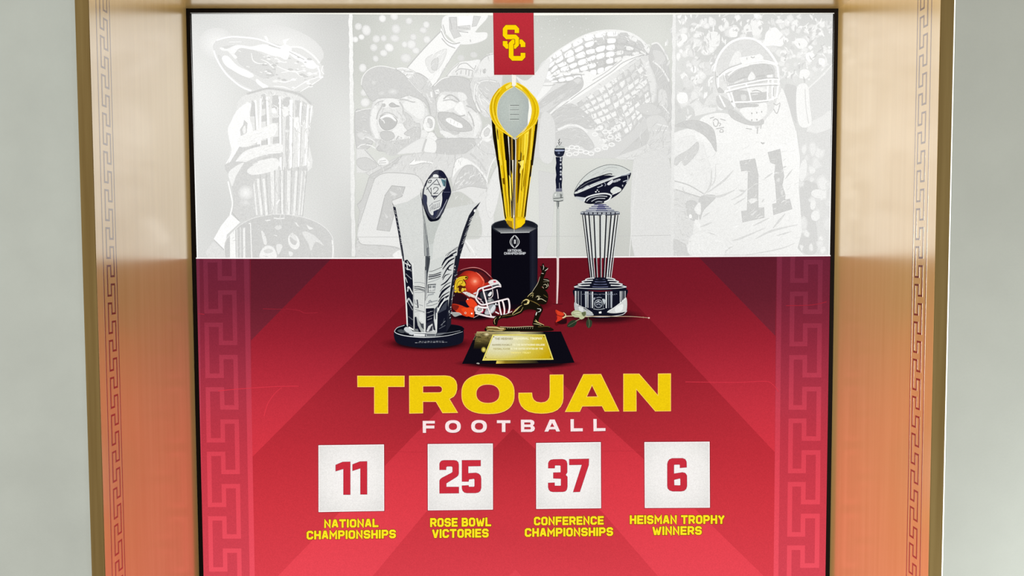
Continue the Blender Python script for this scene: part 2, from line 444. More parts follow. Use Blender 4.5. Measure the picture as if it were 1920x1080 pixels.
for s_ in ("420,570 460,580", "590,640 620,650", "320,370 350,385", "200,262 360,258"): h.L(s_, 22, 246, taper=(.5, 1, .4))
h.frame(400, 160, 6.75)
h.S("280,1100 240,640 290,300 340,165 500,95 760,62 1000,110 1180,190 1262,320 1235,450 1205,700 1185,1100", 235)
h.LS("420,110 560,70 700,40 900,65 1100,120 1240,240", 26, 214)
h.P("490,190 530,230 520,390 470,390 480,280", 218); h.P("610,120 655,110 660,290 620,300 605,200", 217); h.P("605,395 670,370 690,450 600,460", 217)
h.P("750,130 818,128 822,260 790,310 745,280", 217); h.P("748,415 830,412 832,470 750,475", 216); h.P("890,165 930,150 972,155 970,260 920,290 875,230", 216)
h.P("925,400 968,370 965,560 915,560", 218); h.P("1035,190 1100,200 1095,400 1040,410", 218); h.P("1130,200 1180,230 1170,470 1135,460", 222)
h.P("760,660 832,650 838,742 755,745", 216); h.P("610,705 690,690 690,745 605,755", 217); h.P("915,600 955,590 945,1080 910,1080", 218)
for x0, x1, w_ in ((430, 470, 30), (530, 570, 26), (600, 590, 26), (680, 705, 30), (838, 850, 28), (985, 985, 42), (1110, 1085, 26), (1200, 1170, 20), (1250, 1200, 16)):
    h.LS([(x0, 120+abs(x0-760)*.28), ((x0+x1)/2, 420), (x1, 720), (x1+(x1-x0)*.2, 1080)], w_, 251)
for x0, x1 in ((520, 556), (660, 690), (826, 832), (866, 872), (1010, 1000), (1126, 1092), (1222, 1188)):
    h.L([(x0, 150+abs(x0-760)*.3), (x1, 1080)], 8, 205)
h.S("870,300 920,270 960,330 900,400", 246); h.S("1030,420 1080,410 1090,500 1050,560 1020,520", 247); h.S("740,300 780,290 800,350 750,350", 250)
h.S("480,250 420,230 300,320 225,460 185,560 205,700 230,850 150,1010 165,1060 240,1070 400,1000 500,700 480,480 430,420", 251)
h.P("390,440 430,480 420,600 350,640 340,560 380,500", 220); h.S("370,560 400,510 410,590 385,610", 244)
h.S("330,780 480,760 510,800 380,880 260,1040 170,1080 160,1020 250,900", 219)
h.S("330,660 480,592 680,515 760,480 803,512 792,600 740,650 600,690 470,765 330,772", 247)
h.S("300,960 440,900 600,880 860,850 850,910 700,920 560,960 420,1040 300,1080", 221); h.P("480,800 500,765 590,745 590,775", 215)
h.S("215,1075 330,900 430,820 600,770 760,745 850,738 882,780 862,850 700,868 560,905 450,950 350,1010 290,1090", 245)
h.LS("160,1040 260,880 330,760", 14, 252); h.LS("215,1075 300,960 430,850", 12, 252); h.P("630,915 720,900 715,960 625,970", 216); h.P("760,870 832,865 832,950 770,940", 217)
h.frame(400, 310, 6)
h.P("420,1045 400,80 740,60 1060,0 1000,580 700,560", 221)
for (a_, b_, w_, g_) in ((450, 490, 16, 240), (500, 545, 28, 243), (565, 600, 26, 243), (660, 678, 38, 241), (720, 700, 40, 232), (770, 775, 18, 244), (850, 842, 34, 241), (935, 908, 26, 240), (1000, 962, 16, 238), (1038, 992, 16, 236)):
    h.L([(a_, 60 if a_ > 600 else 150), (b_, 560)], w_, g_)
for a_, b_ in ((520, 560), (590, 625), (692, 690), (752, 758), (800, 796), (880, 872), (960, 930), (1056, 1004)): h.L([(a_, 20), (b_, 575)], 6, 203)
h.P("705,430 742,380 748,390 715,440", 246); h.P("1060,-60 1090,-30 1085,10 1062,20", 244)
h.S("130,0 250,-40 420,-20 480,60 470,130 440,260 430,450 470,580 320,620 210,540 232,400 215,260 180,120", 219)
h.S("170,90 240,20 340,-30 300,40 250,130 215,230 190,180", 242)
h.S("380,60 450,0 560,-60 690,-80 735,-50 740,0 700,50 560,92 430,104", 243)
h.soft(365, 310, 90, 90, [(0, 248), (.5, 238), (1, 219)], n=14); h.soft(360, 420, 70, 40, [(0, 232), (1, 219)], n=12)
h.LS("165,180 200,340 215,440 190,560", 16, 249); h.LS("210,530 300,640", 9, 205)
h.P("195,550 300,640 150,780 130,950 5,830 90,680", 250); h.L("5,835 130,960", 8, 207); h.P("0,850 120,965 120,1035 -60,1035 -90,980", 228)
DOME = "130,1042 128,880 190,780 320,660 480,585 700,552 900,562 1100,612 1250,695 1335,800 1352,900 1355,1042"
h.P(catmull(pp(DOME), False), 213); h.L(catmull(pp(DOME), False), 7, 236)
h.P("188,780 245,730 250,1042 190,1042", 246)
for x, w_, g_ in ((265, 10, 236), (305, 14, 228), (345, 24, 242)): h.L([(x, 700), (x+3, 1042)], w_, g_)
h.L("398,655 418,652 432,1042", 10, 246); h.LS("680,592 740,600 805,594", 12, 240); h.P("580,615 640,612 640,620 600,628", 240); h.P("915,640 935,645 965,690 945,680", 238)
h.E(905, 858, 62, 92, 240, rot=-20); h.E(900, 838, 38, 62, 214, rot=-20); h.S("860,790 890,760 920,800 940,850 900,830", 232)
h.S("540,960 600,905 680,930 705,1042 530,1042", 240); h.S("570,960 620,940 670,960 640,985 590,985", 224)
h.S("690,700 740,670 770,700 730,725", 230); h.S("1050,670 1080,690 1120,710 1080,720", 238); h.S("1000,760 1060,750 1160,810 1240,900 1150,860 1100,960 1070,880", 229)
h.S("540,740 580,780 600,880 570,880", 236); h.S("710,900 760,890 775,920 730,1000", 234); h.S("850,970 890,980 890,1010 860,1020", 236); h.P("680,782 715,790 712,800", 240); h.LS("1335,840 1345,940 1340,1042", 9, 248)
h.frame(400, 160, 6.75)
h.flecks("600,110 1000,120 1230,300 1190,600 860,560 760,470", 90, 14, 60, 8, (250, 252, 216, 212), 80, 50)
h.flecks("870,500 1200,480 1180,1060 880,1060", 60, 40, 160, 6, (248, 214, 220), 91, 4)
h.flecks("330,690 760,500 780,590 470,760", 24, 30, 90, 7, (240, 252, 236), 160, 10); h.flecks("300,960 600,790 860,760 840,840 450,950", 24, 30, 90, 7, (238, 250, 234), 165, 12)
h.frame(400, 310, 6)
h.flecks("200,780 480,600 900,575 1250,700 1340,1030 460,1030", 70, 12, 60, 6, (218, 208, 224), 150, 60)
h.flecks("460,200 740,90 1040,30 990,560 480,570", 60, 40, 160, 6, (236, 212, 218), 86, 5)
# ---- photo 2: two men in caps
men = Art('printed_cheering_men', ph2)
men.tone = (224, 1.25); men.edge = (.8, -12); men.lw = 1.5; m = men.frame(650, 0, 4.32)
for x, y, r in ((160, 245, 40), (400, 235, 36), (505, 170, 25), (390, 310, 35), (345, 385, 36), (220, 385, 28), (240, 315, 28), (525, 360, 36), (480, 470, 42), (235, 475, 24), (130, 550, 32), (150, 830, 34), (120, 300, 22), (300, 430, 28), (620, 245, 28), (645, 200, 26), (650, 320, 28), (470, 360, 24), (290, 150, 28), (385, 130, 32), (560, 410, 28), (70, 320, 22), (140, 750, 26), (925, 470, 26), (1030, 445, 26), (300, 310, 24), (95, 215, 26), (540, 300, 26)):
    gg = rnd.choice((236, 241, 247)) if x < 900 else 224
    m.soft(x, y, r*1.15, r*rnd.uniform(.9, 1.2), [(0, gg), (.45, gg), (.75, gg-7 if x < 900 else 222), (1, 218)], rot=rnd.uniform(0, 90), n=12)
m.P("490,545 620,400 765,250 790,330 880,385 915,370 840,480 760,610 715,700 690,690 640,640 570,590", 243)
m.S("640,480 720,430 810,400 770,520 700,590 660,560", 232); m.S("690,500 740,470 730,560 690,560", 222); m.LS("490,548 620,400 765,250", 6, 207); m.LS("915,372 840,480 762,610 715,695", 7, 214)
m.S("770,180 800,128 900,120 1140,118 1062,230 1045,262 1130,264 1138,298 1110,326 1040,350 960,360 890,350 830,300 785,250", 242)
m.S("765,230 810,310 880,350 930,330 905,376 878,390 820,362 772,315", 249); m.LS("765,250 800,320 860,355 920,345", 6, 206); m.LS("770,310 820,364 880,390", 6, 208)
m.P("830,140 890,140 895,240 925,292 870,312 835,240", 219); m.P("905,130 1020,128 1030,210 905,205", 250); m.P("900,215 1000,205 1000,240 905,250", 224); m.P("1030,130 1085,135 1050,210 1015,215", 220)
for s_ in ("905,225 990,232", "910,255 985,262", "1000,320 1005,340", "835,150 850,220 845,240", "780,200 800,270"): m.LS(s_, 5, 205)
# second man, helmet behind him
m.frame(800, 100, 5.4)
m.S("430,300 470,230 560,60 610,25 700,10 760,120 760,330 700,520 640,640 560,620 470,450", 225)
m.S("500,170 530,110 600,30 680,8 690,210 600,240 480,240", 234); m.LS("500,160 545,80 610,25 690,5", 6, 205); m.E(587, 180, 18, 26, 205, rot=20)
m.S("520,300 600,270 720,290 740,400 640,470 560,400", 217)
for s_ in ("480,470 490,330 540,290 620,275 720,292", "500,480 510,350 540,300", "520,440 580,460 650,530", "560,400 530,440 560,520", "470,240 440,330 470,450 540,590", "440,300 450,390 500,520 530,590", "545,560 620,610 660,700"): m.LS(s_, 8, 240)
for s_ in ("490,420 520,520 560,600", "580,560 640,640 665,720", "600,430 640,480", "470,235 430,330"): m.LS(s_, 5, 203)
m.S("205,225 270,140 340,90 430,78 540,68 505,150 450,245 370,232 270,225", 240); m.S("255,210 300,160 350,150 480,180 450,235 370,228", 234)
for s_ in ("310,150 340,110 400,100 440,130", "350,170 345,210", "400,165 395,215", "440,130 480,160 500,120", "290,190 330,160 400,160 470,175", "430,170 425,230", "470,180 455,235", "310,195 305,220"): m.LS(s_, 6, 206)
m.LS("200,235 250,170 330,100", 5, 207)
m.S("60,340 150,262 230,236 330,236 430,272 442,350 470,470 500,560 440,560 400,540 380,470 330,400 250,392 170,388 120,420 80,460", 213)
m.LS("75,330 150,262 230,238", 8, 244); m.P("80,380 120,360 130,400 95,415", 240); m.L("90,385 125,395", 5, 206)
m.S("105,480 130,410 180,388 270,390 340,400 390,460 430,530 520,600 560,720 530,830 470,930 420,990 330,930 230,880 150,810 110,690 100,560", 229)
m.flecks("105,480 180,390 340,400 430,530 560,720 470,930 230,880 110,690", 130, 14, 55, 5, (240, 236, 214, 210, 222), 35, 40)
m.S("108,500 150,420 200,440 310,520 250,560 150,590 110,560", 241); m.S("310,400 370,400 410,450 380,480 330,470", 236)
m.S("290,530 350,488 385,560 402,625 340,625 280,565", 242); m.S("430,600 500,600 550,700 520,800 470,860 480,740 420,660", 236)
for s_, w_ in (("170,465 230,420 300,450 330,490", 9), ("190,440 260,425 310,470", 6), ("165,480 240,470 320,495", 7), ("400,530 450,550 510,600", 9), ("420,590 460,660 480,740", 9), ("260,600 330,635 390,625", 10), ("500,560 540,610", 8)): m.LS(s_, w_, 205)
m.S("115,610 170,595 250,605 340,645 420,700 460,770 400,790 310,790 200,765 130,710", 209); m.S("120,640 150,700 250,790 330,800 290,820 190,790 130,720", 214)
m.S("195,670 235,655 300,690 350,715 362,750 310,748 220,702", 246)
for x, y in ((245, 690), (280, 705), (315, 722)): m.L([(x, y-20), (x-4, y+12)], 4, 218)
m.S("140,780 220,800 320,850 420,850 440,930 330,900 230,870 150,820", 236)
m.S("70,790 110,850 250,872 330,905 450,960 350,1025 200,1035 80,1015", 210); m.S("10,820 60,800 110,880 90,1000 0,1010 0,900", 239)
m.S("535,860 560,780 620,718 662,760 652,830 600,882", 239); m.S("580,800 615,755 640,780 620,830 590,840", 220); m.LS("540,840 565,770 620,722", 5, 207)
m.S("360,1020 430,960 500,930 500,980 420,1030", 240); m.S("520,900 580,890 580,960 540,980", 222); m.LS("570,900 575,960 600,990", 8, 240)
# first man
m.frame(660, 120, 6.75)
m.S("40,610 150,590 230,590 240,900 260,1000 180,1080 60,1080", 213); m.LS("45,605 130,580 250,560", 10, 236)
m.S("60,890 130,860 230,900 290,960 200,940 120,960", 224); m.LS("130,950 190,930 270,970 330,1030", 14, 236); m.LS("70,1060 130,1020 230,1030 300,1070", 14, 238); m.LS("140,840 190,860", 9, 234)
m.S("720,195 820,110 960,190 1020,300 1062,480 1062,660 1000,650 930,440 850,340", 219)
m.LS("820,110 960,190 1020,300 1060,470", 5, 205); m.LS("960,200 900,300 860,330", 5, 207); m.LS("920,420 970,520 990,640", 14, 205); m.LS("1000,350 1010,420", 24, 243); m.LS("940,370 990,470 1015,480", 8, 240); m.LS("950,560 975,640", 7, 240)
m.S("555,60 640,45 740,70 800,110 730,190 660,140", 230)
for s_ in ("570,60 640,50 720,70", "620,110 660,90 710,120", "660,140 720,110 780,120", "700,180 740,150", "640,130 700,170"): m.LS(s_, 13, 248)
for s_ in ("650,80 690,100 770,100", "660,130 680,160", "700,120 690,150"): m.LS(s_, 6, 205)
m.S("235,600 290,440 330,430 440,420 590,430 700,395 800,420 900,470 950,560 965,650 920,700 895,800 860,930 810,1090 350,1090 300,1000 250,880 225,760", 229)
m.flecks("235,600 290,440 440,430 700,400 900,470 960,640 890,800 820,1050 350,1060 250,880", 150, 18, 70, 6, (240, 236, 216, 212, 222), 60, 40)
m.S("640,500 720,450 810,430 900,500 920,620 870,700 760,640 660,560", 238); m.S("240,620 300,520 330,620 310,760 340,900 330,1000 270,880 235,760", 238); m.S("500,860 600,750 680,800 700,900 600,940 530,930", 238)
m.S("640,600 720,640 800,740 860,760 850,880 720,850 650,760 690,700", 219); m.S("660,880 800,800 870,840 830,1000 760,1090 600,1090 740,940", 214); m.S("880,840 940,850 960,900 900,960 860,1090 820,1090 870,930", 234)
m.S("120,265 125,190 170,110 250,50 350,26 450,36 560,70 640,120 750,230 850,340 930,440 968,540 900,472 800,420 700,398 600,435 440,425 330,435 280,470 240,460 190,390 150,320", 214)
m.LS("118,265 125,190 170,110 250,50 350,26 450,36 550,62", 9, 243); m.LS("710,190 800,290 880,370", 6, 240)
m.soft(520, 350, 70, 40, [(0, 233), (1, 215)], n=12); m.soft(275, 235, 32, 32, [(0, 228), (1, 214)], n=10); m.soft(375, 370, 40, 25, [(0, 226), (1, 215)], n=10)
m.LS("300,480 350,455 430,450", 12, 238); m.LS("290,520 340,480 420,460", 7, 207); m.LS("600,450 680,455 760,480 800,480", 9, 207); m.P("640,425 690,420 720,435 680,440", 246); m.LS("720,400 770,440", 9, 238)
m.S("380,500 440,440 560,445 612,520 560,560 480,540 410,555", 240); m.E(405, 522, 22, 24, 206); m.S("470,515 510,490 560,520 600,535 540,545 490,540", 206)
m.LS("310,700 330,620 370,550 390,500", 12, 210); m.LS("600,480 640,540 650,610", 14, 213); m.LS("570,600 620,650 640,720", 10, 218)
m.S("325,730 350,650 430,615 510,635 580,690 590,740 530,820 430,855 350,810", 238); m.LS("350,660 430,615 520,640 575,690", 9, 208)
m.S("342,725 362,665 430,636 500,652 558,695 572,740 520,812 430,838 370,800", 204)
m.S("356,684 430,640 500,650 556,712 545,722 490,680 430,670 375,692", 246); m.LS("370,700 400,720 410,750", 13, 238)
m.S("365,865 440,850 515,870 535,930 440,972 370,930", 211); m.LS("560,960 590,910", 12, 208)
for _ in range(26):
    x, y = rnd.uniform(600, 740), rnd.uniform(900, 1030); m.E(x, y, rnd.uniform(6, 14), rnd.uniform(6, 14), rnd.choice((238, 240, 216)), n=6)
m.S("345,1030 500,1020 620,1060 640,1100 340,1100", 210)
m.S("915,690 960,660 1020,668 1056,730 1042,812 990,852 930,842 900,780", 241); m.S("965,690 1012,715 1016,790 985,806 960,745", 216); m.LS("905,760 920,690 960,655 1025,668 1056,730 1040,815", 5, 206); m.S("940,740 975,760 980,800 950,790", 236)
m.flecks("640,600 720,640 850,760 850,880 800,1000 640,1060 740,900 650,760", 90, 12, 40, 5, (208, 212, 220, 234), 75, 50)
m.flecks("730,200 820,120 950,200 1010,310 1050,480 940,440 850,340", 40, 20, 80, 5, (210, 226, 232), 45, 25)
m.flecks("60,620 220,600 235,880 250,990 70,1060", 40, 20, 70, 6, (206, 208, 226), 10, 40)
m.frame(800, 100, 5.4)
m.flecks("440,300 560,60 690,10 756,240 740,420 640,620 540,590", 80, 16, 70, 5, (236, 240, 210, 214), 60, 50)
m.flecks("80,800 250,872 450,960 350,1025 90,1010", 60, 10, 30, 5, (206, 214, 218), 30, 50)
m.flecks("0,0 250,0 150,200 60,330 0,250", 30, 30, 120, 8, (238, 246, 234), 125, 20)
# shoulders and jerseys
m.frame(660, 260, 4.696)
m.P("40,90 120,90 240,240 160,300 40,300", 228); m.S("50,180 140,170 220,240 120,280 50,240", 216); m.LS("110,95 240,240", 5, 205)
m.S("200,0 330,20 560,0 470,110 330,150 240,60", lambda x, y: C3(212)); m.flecks("210,5 330,25 540,5 470,100 330,140 245,60", 60, 12, 45, 5, (206, 220, 228), 100, 50); m.S("400,130 560,20 640,0 640,110 480,130", 232); m.S("750,10 1090,0 1080,60 980,130 840,142 740,120", 210); m.S("640,0 700,0 740,40 730,120 640,115", 238); m.LS("655,0 635,60 620,115", 18, 212)
m.P("120,300 300,210 440,150 640,120 860,142 1000,130 1090,60 1260,150 1200,330 1190,440 1040,420 900,470 870,340 640,420 600,340 560,320 320,300 200,340 160,335", 222)
m.S("160,320 320,230 440,150 360,240 260,300 190,330", 213); m.LS("200,330 320,260 380,210", 8, 208)
for _ in range(22):
    x, y = rnd.uniform(330, 860), rnd.uniform(240, 320); m.L([(x, y), (x+rnd.uniform(-30, 20), y+rnd.uniform(20, 50))], rnd.uniform(5, 12), rnd.choice((214, 216, 230)), taper=(.4, 1, .3))
m.S("230,190 280,165 320,200 310,225 240,225", 240); m.LS("240,200 300,190", 5, 208); m.LS("235,215 300,212", 5, 208)
m.S("510,218 552,175 562,198 620,194 712,211 700,219 620,213 550,231 515,234", 243); m.LS("512,232 550,232 620,214 700,219", 3.5, 200); m.LS("512,215 550,178", 3.5, 203)
m.P(catmull(pp("60,780 100,610 160,420 220,330 320,300 560,320 610,370 632,430 600,490 640,860 660,1060 450,1060 420,970 280,940 90,930 50,870")), 229)
m.LS("50,780 100,610 165,410 225,330 320,300 470,306 560,320 605,360 630,420", 4, 198); m.P("150,340 200,350 135,540 70,740 50,760 70,640 45,580 90,530", 213); m.LS("200,345 135,540 70,740", 3.5, 200); m.LS("45,580 90,530 150,340", 3.5, 200)
m.P("350,414 467,425 440,510 350,546 378,640 332,815 218,802 260,650 290,500", 208); m.L("350,414 467,425 440,510 350,546", 3.5, 192); m.L("350,414 290,500 218,802 332,815", 3.5, 194); m.S("330,460 400,490 360,500", 224); m.S("290,660 320,690 300,700", 222)
m.S("50,880 90,930 280,940 420,970 380,1060 50,1060", 214); m.LS("50,880 90,930 280,940 420,970", 3.5, 198); m.S("360,1020 430,980 440,1060 380,1060", 236)
m.S("870,480 1000,420 1190,440 1230,480 1235,1060 960,1060 980,900 1140,860 1100,600 960,470", 227)
m.S("880,345 908,200 962,162 1050,220 1000,232 930,280", 241); m.LS("878,345 908,200 962,162", 4, 203); m.S("890,455 930,330 1000,240 1100,260 1190,400 1190,440 1050,420 960,440", 211)
m.LS("1000,180 1100,250 1185,360 1190,430", 16, 238); m.LS("1040,130 1120,200 1190,310", 18, 213); m.LS("1190,350 1220,240 1265,160", 10, 238)
for s_ in ("930,360 980,330 1000,300", "940,420 990,360", "1000,400 1040,340 1080,320", "910,400 950,370", "1120,300 1150,360"): m.LS(s_, 8, 232)
m.LS("1000,900 1060,980 1100,1050", 12, 238); m.LS("990,905 1040,1000", 4, 203); m.LS("0,866 400,866 640,868 1000,864 1225,862", 2.6, 199)
m.LS("1180,470 1200,380 1270,240", 4, 205); m.S("1200,420 1290,230 1300,460 1230,700 1180,600", 230); m.P("1080,0 1240,0 1270,140 1180,130 1100,70", 221); m.LS("1110,60 1140,20 1150,0", 12, 238); m.S("1150,0 1230,0 1190,30", 240)
m.frame(660, 260, 4.696)
m.flecks("140,300 300,220 440,155 640,125 860,145 1000,140 860,330 640,400 560,315 320,295", 130, 15, 60, 4.5, (214, 210, 228, 232), 110, 45)
m.flecks("60,780 160,430 320,305 560,325 620,420 650,1040 450,1050 280,930 90,920", 150, 10, 40, 3.5, (224, 233, 221), 90, 60)
m.flecks("890,450 1000,250 1100,262 1190,410 1050,418", 50, 15, 60, 5, (232, 226, 204), 120, 40)
m.flecks("880,480 1190,445 1230,700 1220,1050 960,1050 1130,850", 90, 12, 50, 4, (220, 232, 216), 80, 50)
m.flecks("1050,0 1240,10 1270,150 1180,420 1040,150", 60, 15, 60, 4.5, (210, 232, 236), 60, 40)
m.flecks("50,880 280,945 410,975 370,1050 60,1050", 40, 12, 50, 4, (206, 222), 15, 30)
# ---- photo 3: netted football in two hands
nb = Art('printed_netted_football', ph3)
nb.tone = (223, 1.2); nb.edge = (.7, -8); b = nb.frame(1000, 40, 4.154)
b.P("-200,1060 -200,600 0,600 60,560 1060,560 1080,700 1080,1066 400,1066", 218)
for _ in range(70):
    x, y = rnd.uniform(20, 600), rnd.uniform(-20, 300)
    if y > 260-.45*x: continue
    b.L([(x, y), (x+rnd.uniform(-12, 12), y+rnd.uniform(-12, 12))], 5, rnd.choice((226, 228, 223)))
b.S("20,640 40,370 120,280 250,185 400,102 560,66 720,78 850,145 930,260 962,420 950,600 880,740 760,860 640,950 500,1020 380,1000 200,900 100,760", 226)
b.S("60,360 130,270 260,180 410,100 560,66 730,78 850,145 900,240 700,290 420,400 200,420 60,420", 240)
# upper mesh
def arc(t):
    A_ = pp("40,400 120,285 250,190 400,108 560,72 720,82 840,150 905,255"); f_ = t*(len(A_)-1); i = min(int(f_), len(A_)-2); u = f_-i
    return (A_[i][0]*(1-u)+A_[i+1][0]*u, A_[i][1]*(1-u)+A_[i+1][1]*u)
def sm(t): return (150+t*700, 480-t*215+50*math.sin(t*3.1))
for i in range(12):
    for j in range(6):
        def q(u, v):
            a_, c_ = arc(u), sm(u); return (a_[0]*(1-v)+c_[0]*v, a_[1]*(1-v)+c_[1]*v)
        u0, v0 = (i+.12)/12, (j+.15)/6; u1, v1 = (i+.88)/12, (j+.85)/6; J = lambda p: (p[0]+rnd.uniform(-5, 5), p[1]+rnd.uniform(-5, 5))
        g_ = 251 if i < 8 else 240
        if i > 5 and rnd.random() < .35: g_ = 214
        b.S([J(q(u0+.003, v0+.03)), J(q(u1+.012, v0+.03)), J(q(u1+.012, v1+.05)), J(q(u0+.003, v1+.05))], 207 if j > 0 else 216)
        b.S([J(q(u0, v0)), J(q(u1-.006, v0)), J(q(u1-.006, v1-.02)), J(q(u0, v1-.02))], g_)
# lower panel
b.P("120,720 400,560 600,420 830,275 900,330 955,480 940,620 860,740 740,860 600,960 500,1000 430,900 330,760 260,660", 231)
def low(u, v):
    s0 = (330+u*505, 640-u*355+18*math.sin(u*3.1)); e0 = (560+u*360, 985-u*310+70*math.sin(u*3.1)-20)
    c_ = 34*math.sin(v*3.14)
    return (s0[0]*(1-v)+e0[0]*v+c_*.9*(u-.3), s0[1]*(1-v)+e0[1]*v+c_*(u-.5))
for i in range(11):
    for j in range(8):
        J = lambda p: (p[0]+rnd.uniform(-6, 6), p[1]+rnd.uniform(-6, 6))
        u0, u1, v0, v1 = i/11, (i+1)/11, j/8, (j+1)/8
        b.P([J(low(u0+.012, v0+.012)), J(low(u1, v0+.012)), J(low(u1, v1)), J(low(u0+.012, v1))], 214)
        if rnd.random() < .12: continue
        g_ = 241 if rnd.random() < .72 else 226
        b.P([J(low(u0, v0)), J(low(u1-.022, v0+.006)), J(low(u1-.026, v1-.05)), J(low(u0+.004, v1-.045))], g_)
b.S("380,400 430,390 480,420 600,360 700,290 830,262 760,310 600,420 430,540 300,620 120,745 100,740 260,600 380,500", 244)
b.LS("110,745 250,640 400,530 600,400 700,320 830,268", 7, 206); b.LS("460,460 560,400 690,300", 6, 208)
b.LS("120,420 250,400 400,405", 12, 240); b.LS("150,450 250,425 400,415", 6, 206)
for i in range(40):
    t = i/39; x = 880+70*math.sin(t*3)-t*360; y = 330+t*640-60*math.sin(t*3); b.L([(x, y), (x+rnd.uniform(10, 45), y+rnd.uniform(-30, 20))], 9, rnd.choice((240, 238, 214)))
b.S("10,560 60,490 150,480 130,530 60,600 20,620", 240); b.LS("40,500 130,500 170,490", 6, 206)
b.S("-10,700 40,640 130,560 300,460 350,432 388,462 372,530 250,620 130,725 40,755 -10,770", 211); b.P("310,460 350,440 375,455 345,490", 224)
b.S("-10,860 60,790 180,700 280,640 380,690 480,790 490,835 410,835 300,795 190,850 60,850", 212); b.S("40,700 150,620 240,560 200,630 110,700", 221)
b.S("190,860 350,830 440,910 472,980 420,1005 360,965 240,965 170,900", 213); b.LS("190,845 290,805 370,825 420,865", 16, 240); b.LS("110,740 220,640 290,610", 14, 240); b.LS("30,750 110,745", 5, 206)
for x, y in ((260, 1000), (300, 980), (340, 985), (370, 1010), (330, 1030), (280, 1035), (410, 1020), (450, 1030), (500, 1000), (560, 985), (610, 960), (660, 920), (520, 830), (560, 860), (600, 900), (480, 880)):
    b.L([(x+22*math.cos(k*1.05+x), y+14*math.sin(k*1.05+x)) for k in range(6)], 8, 242, closed=True)
b.S("920,200 950,170 1000,200 1040,300 1070,480 1080,740 1070,1066 680,1066 760,960 900,810 820,690 870,640 960,620 955,450 900,300", 213)
b.S("930,230 1000,240 1030,320 960,330", 222); b.LS("920,180 970,170 1030,250 1050,300", 12, 238); b.LS("930,310 1000,370 1060,470", 12, 240)
b.S("800,680 870,640 940,650 1000,700 940,730 860,720", 219); b.S("880,760 1000,740 1060,860 1060,1066 780,1066 900,930", 222); b.S("980,540 1030,540 1040,640 980,650", 226); b.LS("860,1060 870,950 910,860", 16, 212); b.LS("960,800 1050,820", 9, 236); b.LS("950,850 1040,850", 8, 236); b.LS("1000,650 1060,720", 9, 238)
b.S("640,1066 800,1000 900,960 880,1066", 226)
b.flecks("40,640 300,460 385,470 250,620 40,750", 60, 20, 80, 5, (216, 206, 222), 145, 20)
b.flecks("-10,850 280,645 480,800 300,795 60,850", 70, 20, 80, 5, (217, 206, 222), 160, 30)
b.flecks("190,860 350,835 470,980 240,965", 40, 15, 60, 5, (218, 206, 224), 170, 30)
b.flecks("930,220 1040,300 1070,480 1070,1060 700,1060 900,810 960,620 950,400", 140, 20, 90, 6, (206, 220, 226, 210), 100, 40)
b.flecks("700,1060 800,1000 1060,860 1070,1060", 40, 20, 80, 6, (228, 214), 150, 30)
b.flecks("60,360 260,180 560,70 850,150 900,240 700,290 200,420", 120, 10, 34, 5, (248, 206, 214, 250), 75, 60)
b.flecks("330,640 600,420 835,285 930,400 940,620 740,860 560,985", 150, 10, 36, 5, (246, 206, 212, 244), 40, 70)
ph3s = nb.frame(); ph3s.P("1018,484 1035,440 1040,360 1060,330 1010,320 1012,484", 216); ph3s.S("1185,330 1200,290 1255,300 1258,480 1190,480", 223); ph3s.LS("1003,443 1120,443 1258,441", .8, 200); ph3s.LS("1195,320 1188,380 1180,482", 1.4, 228)
ph3s.S("968,144 990,150 1030,110 1018,160 990,200 985,170", 234); ph3s.S("1010,260 1018,210 1040,230 1036,300 1015,300", 224)
# ---- photo 4: player
cr = Art('printed_crowd', ph4); cr.frame(1250, 0, 4.32)
blobs(cr, 150, 90, 1330, 125, 620, 14, 44, 234, 252, .9); blobs(cr, 60, 90, 520, 480, 900, 16, 50, 214, 246, 1.1); blobs(cr, 40, 900, 1330, 160, 640, 8, 30, 216, 250, 1)
for x, y, r in ((380, 320, 70), (540, 265, 42), (700, 230, 70), (870, 310, 80), (1090, 350, 55), (1160, 460, 45), (1110, 600, 45), (130, 310, 40), (1260, 500, 34), (1165, 385, 18), (225, 560, 30), (130, 790, 50)):
    cr.S([(x+r*rnd.uniform(.7, 1.15)*math.cos(i*.8), y+r*rnd.uniform(.7, 1.15)*math.sin(i*.8)) for i in range(8)], rnd.choice((250, 252, 246)))
cr.flecks("90,130 1330,120 1330,560 950,650 900,300 640,250 430,420 380,640 380,860 90,940", 260, 16, 70, 16, (214, 218, 244, 250, 232), 100, 50)
cr.P("640,300 650,260 690,255 700,300", 218)
cr.S("1140,740 1330,560 1345,560 1340,960 1240,960 1160,1000 1150,860", 229); cr.LS("1130,730 1230,640 1345,520", 12, 243); cr.S("960,690 1010,685 1055,720 1050,900 1045,1000 960,800", 217); cr.S("1160,1000 1260,940 1340,900 1340,1090 1150,1090", 238)
cr.S("1060,700 1140,690 1160,860 1170,1010 1080,1020 1050,870", 248); cr.LS("1120,720 1130,880 1150,1000", 7, 226)
cr.P("220,830 250,820 250,880 400,870 400,900 230,940", 238)
cr.frame(1250, 250, 4.32)
cr.P("1070,-30 1110,-20 1220,0 1330,-40 1325,988 1100,988 1080,820", 226); cr.S("1085,420 1200,400 1240,460 1170,500 1190,640 1215,760 1215,960 1110,970 1080,820", 216)
blobs(cr, 26, 1090, 1320, 20, 980, 18, 52, 232, 242, 1.4)
for x, y, rx, ry in ((1105, 300, 30, 90), (1185, 580, 22, 40), (1205, 670, 36, 40), (1180, 300, 24, 26), (1230, 490, 60, 36)): cr.E(x, y, rx, ry, 242, rot=8)
pl = Art('printed_player', ph4); pl.tone = (235, 1.2); pl.edge = (.7, -7); pl.lw = 1.4; p = pl.frame(1250, 250, 4.32)
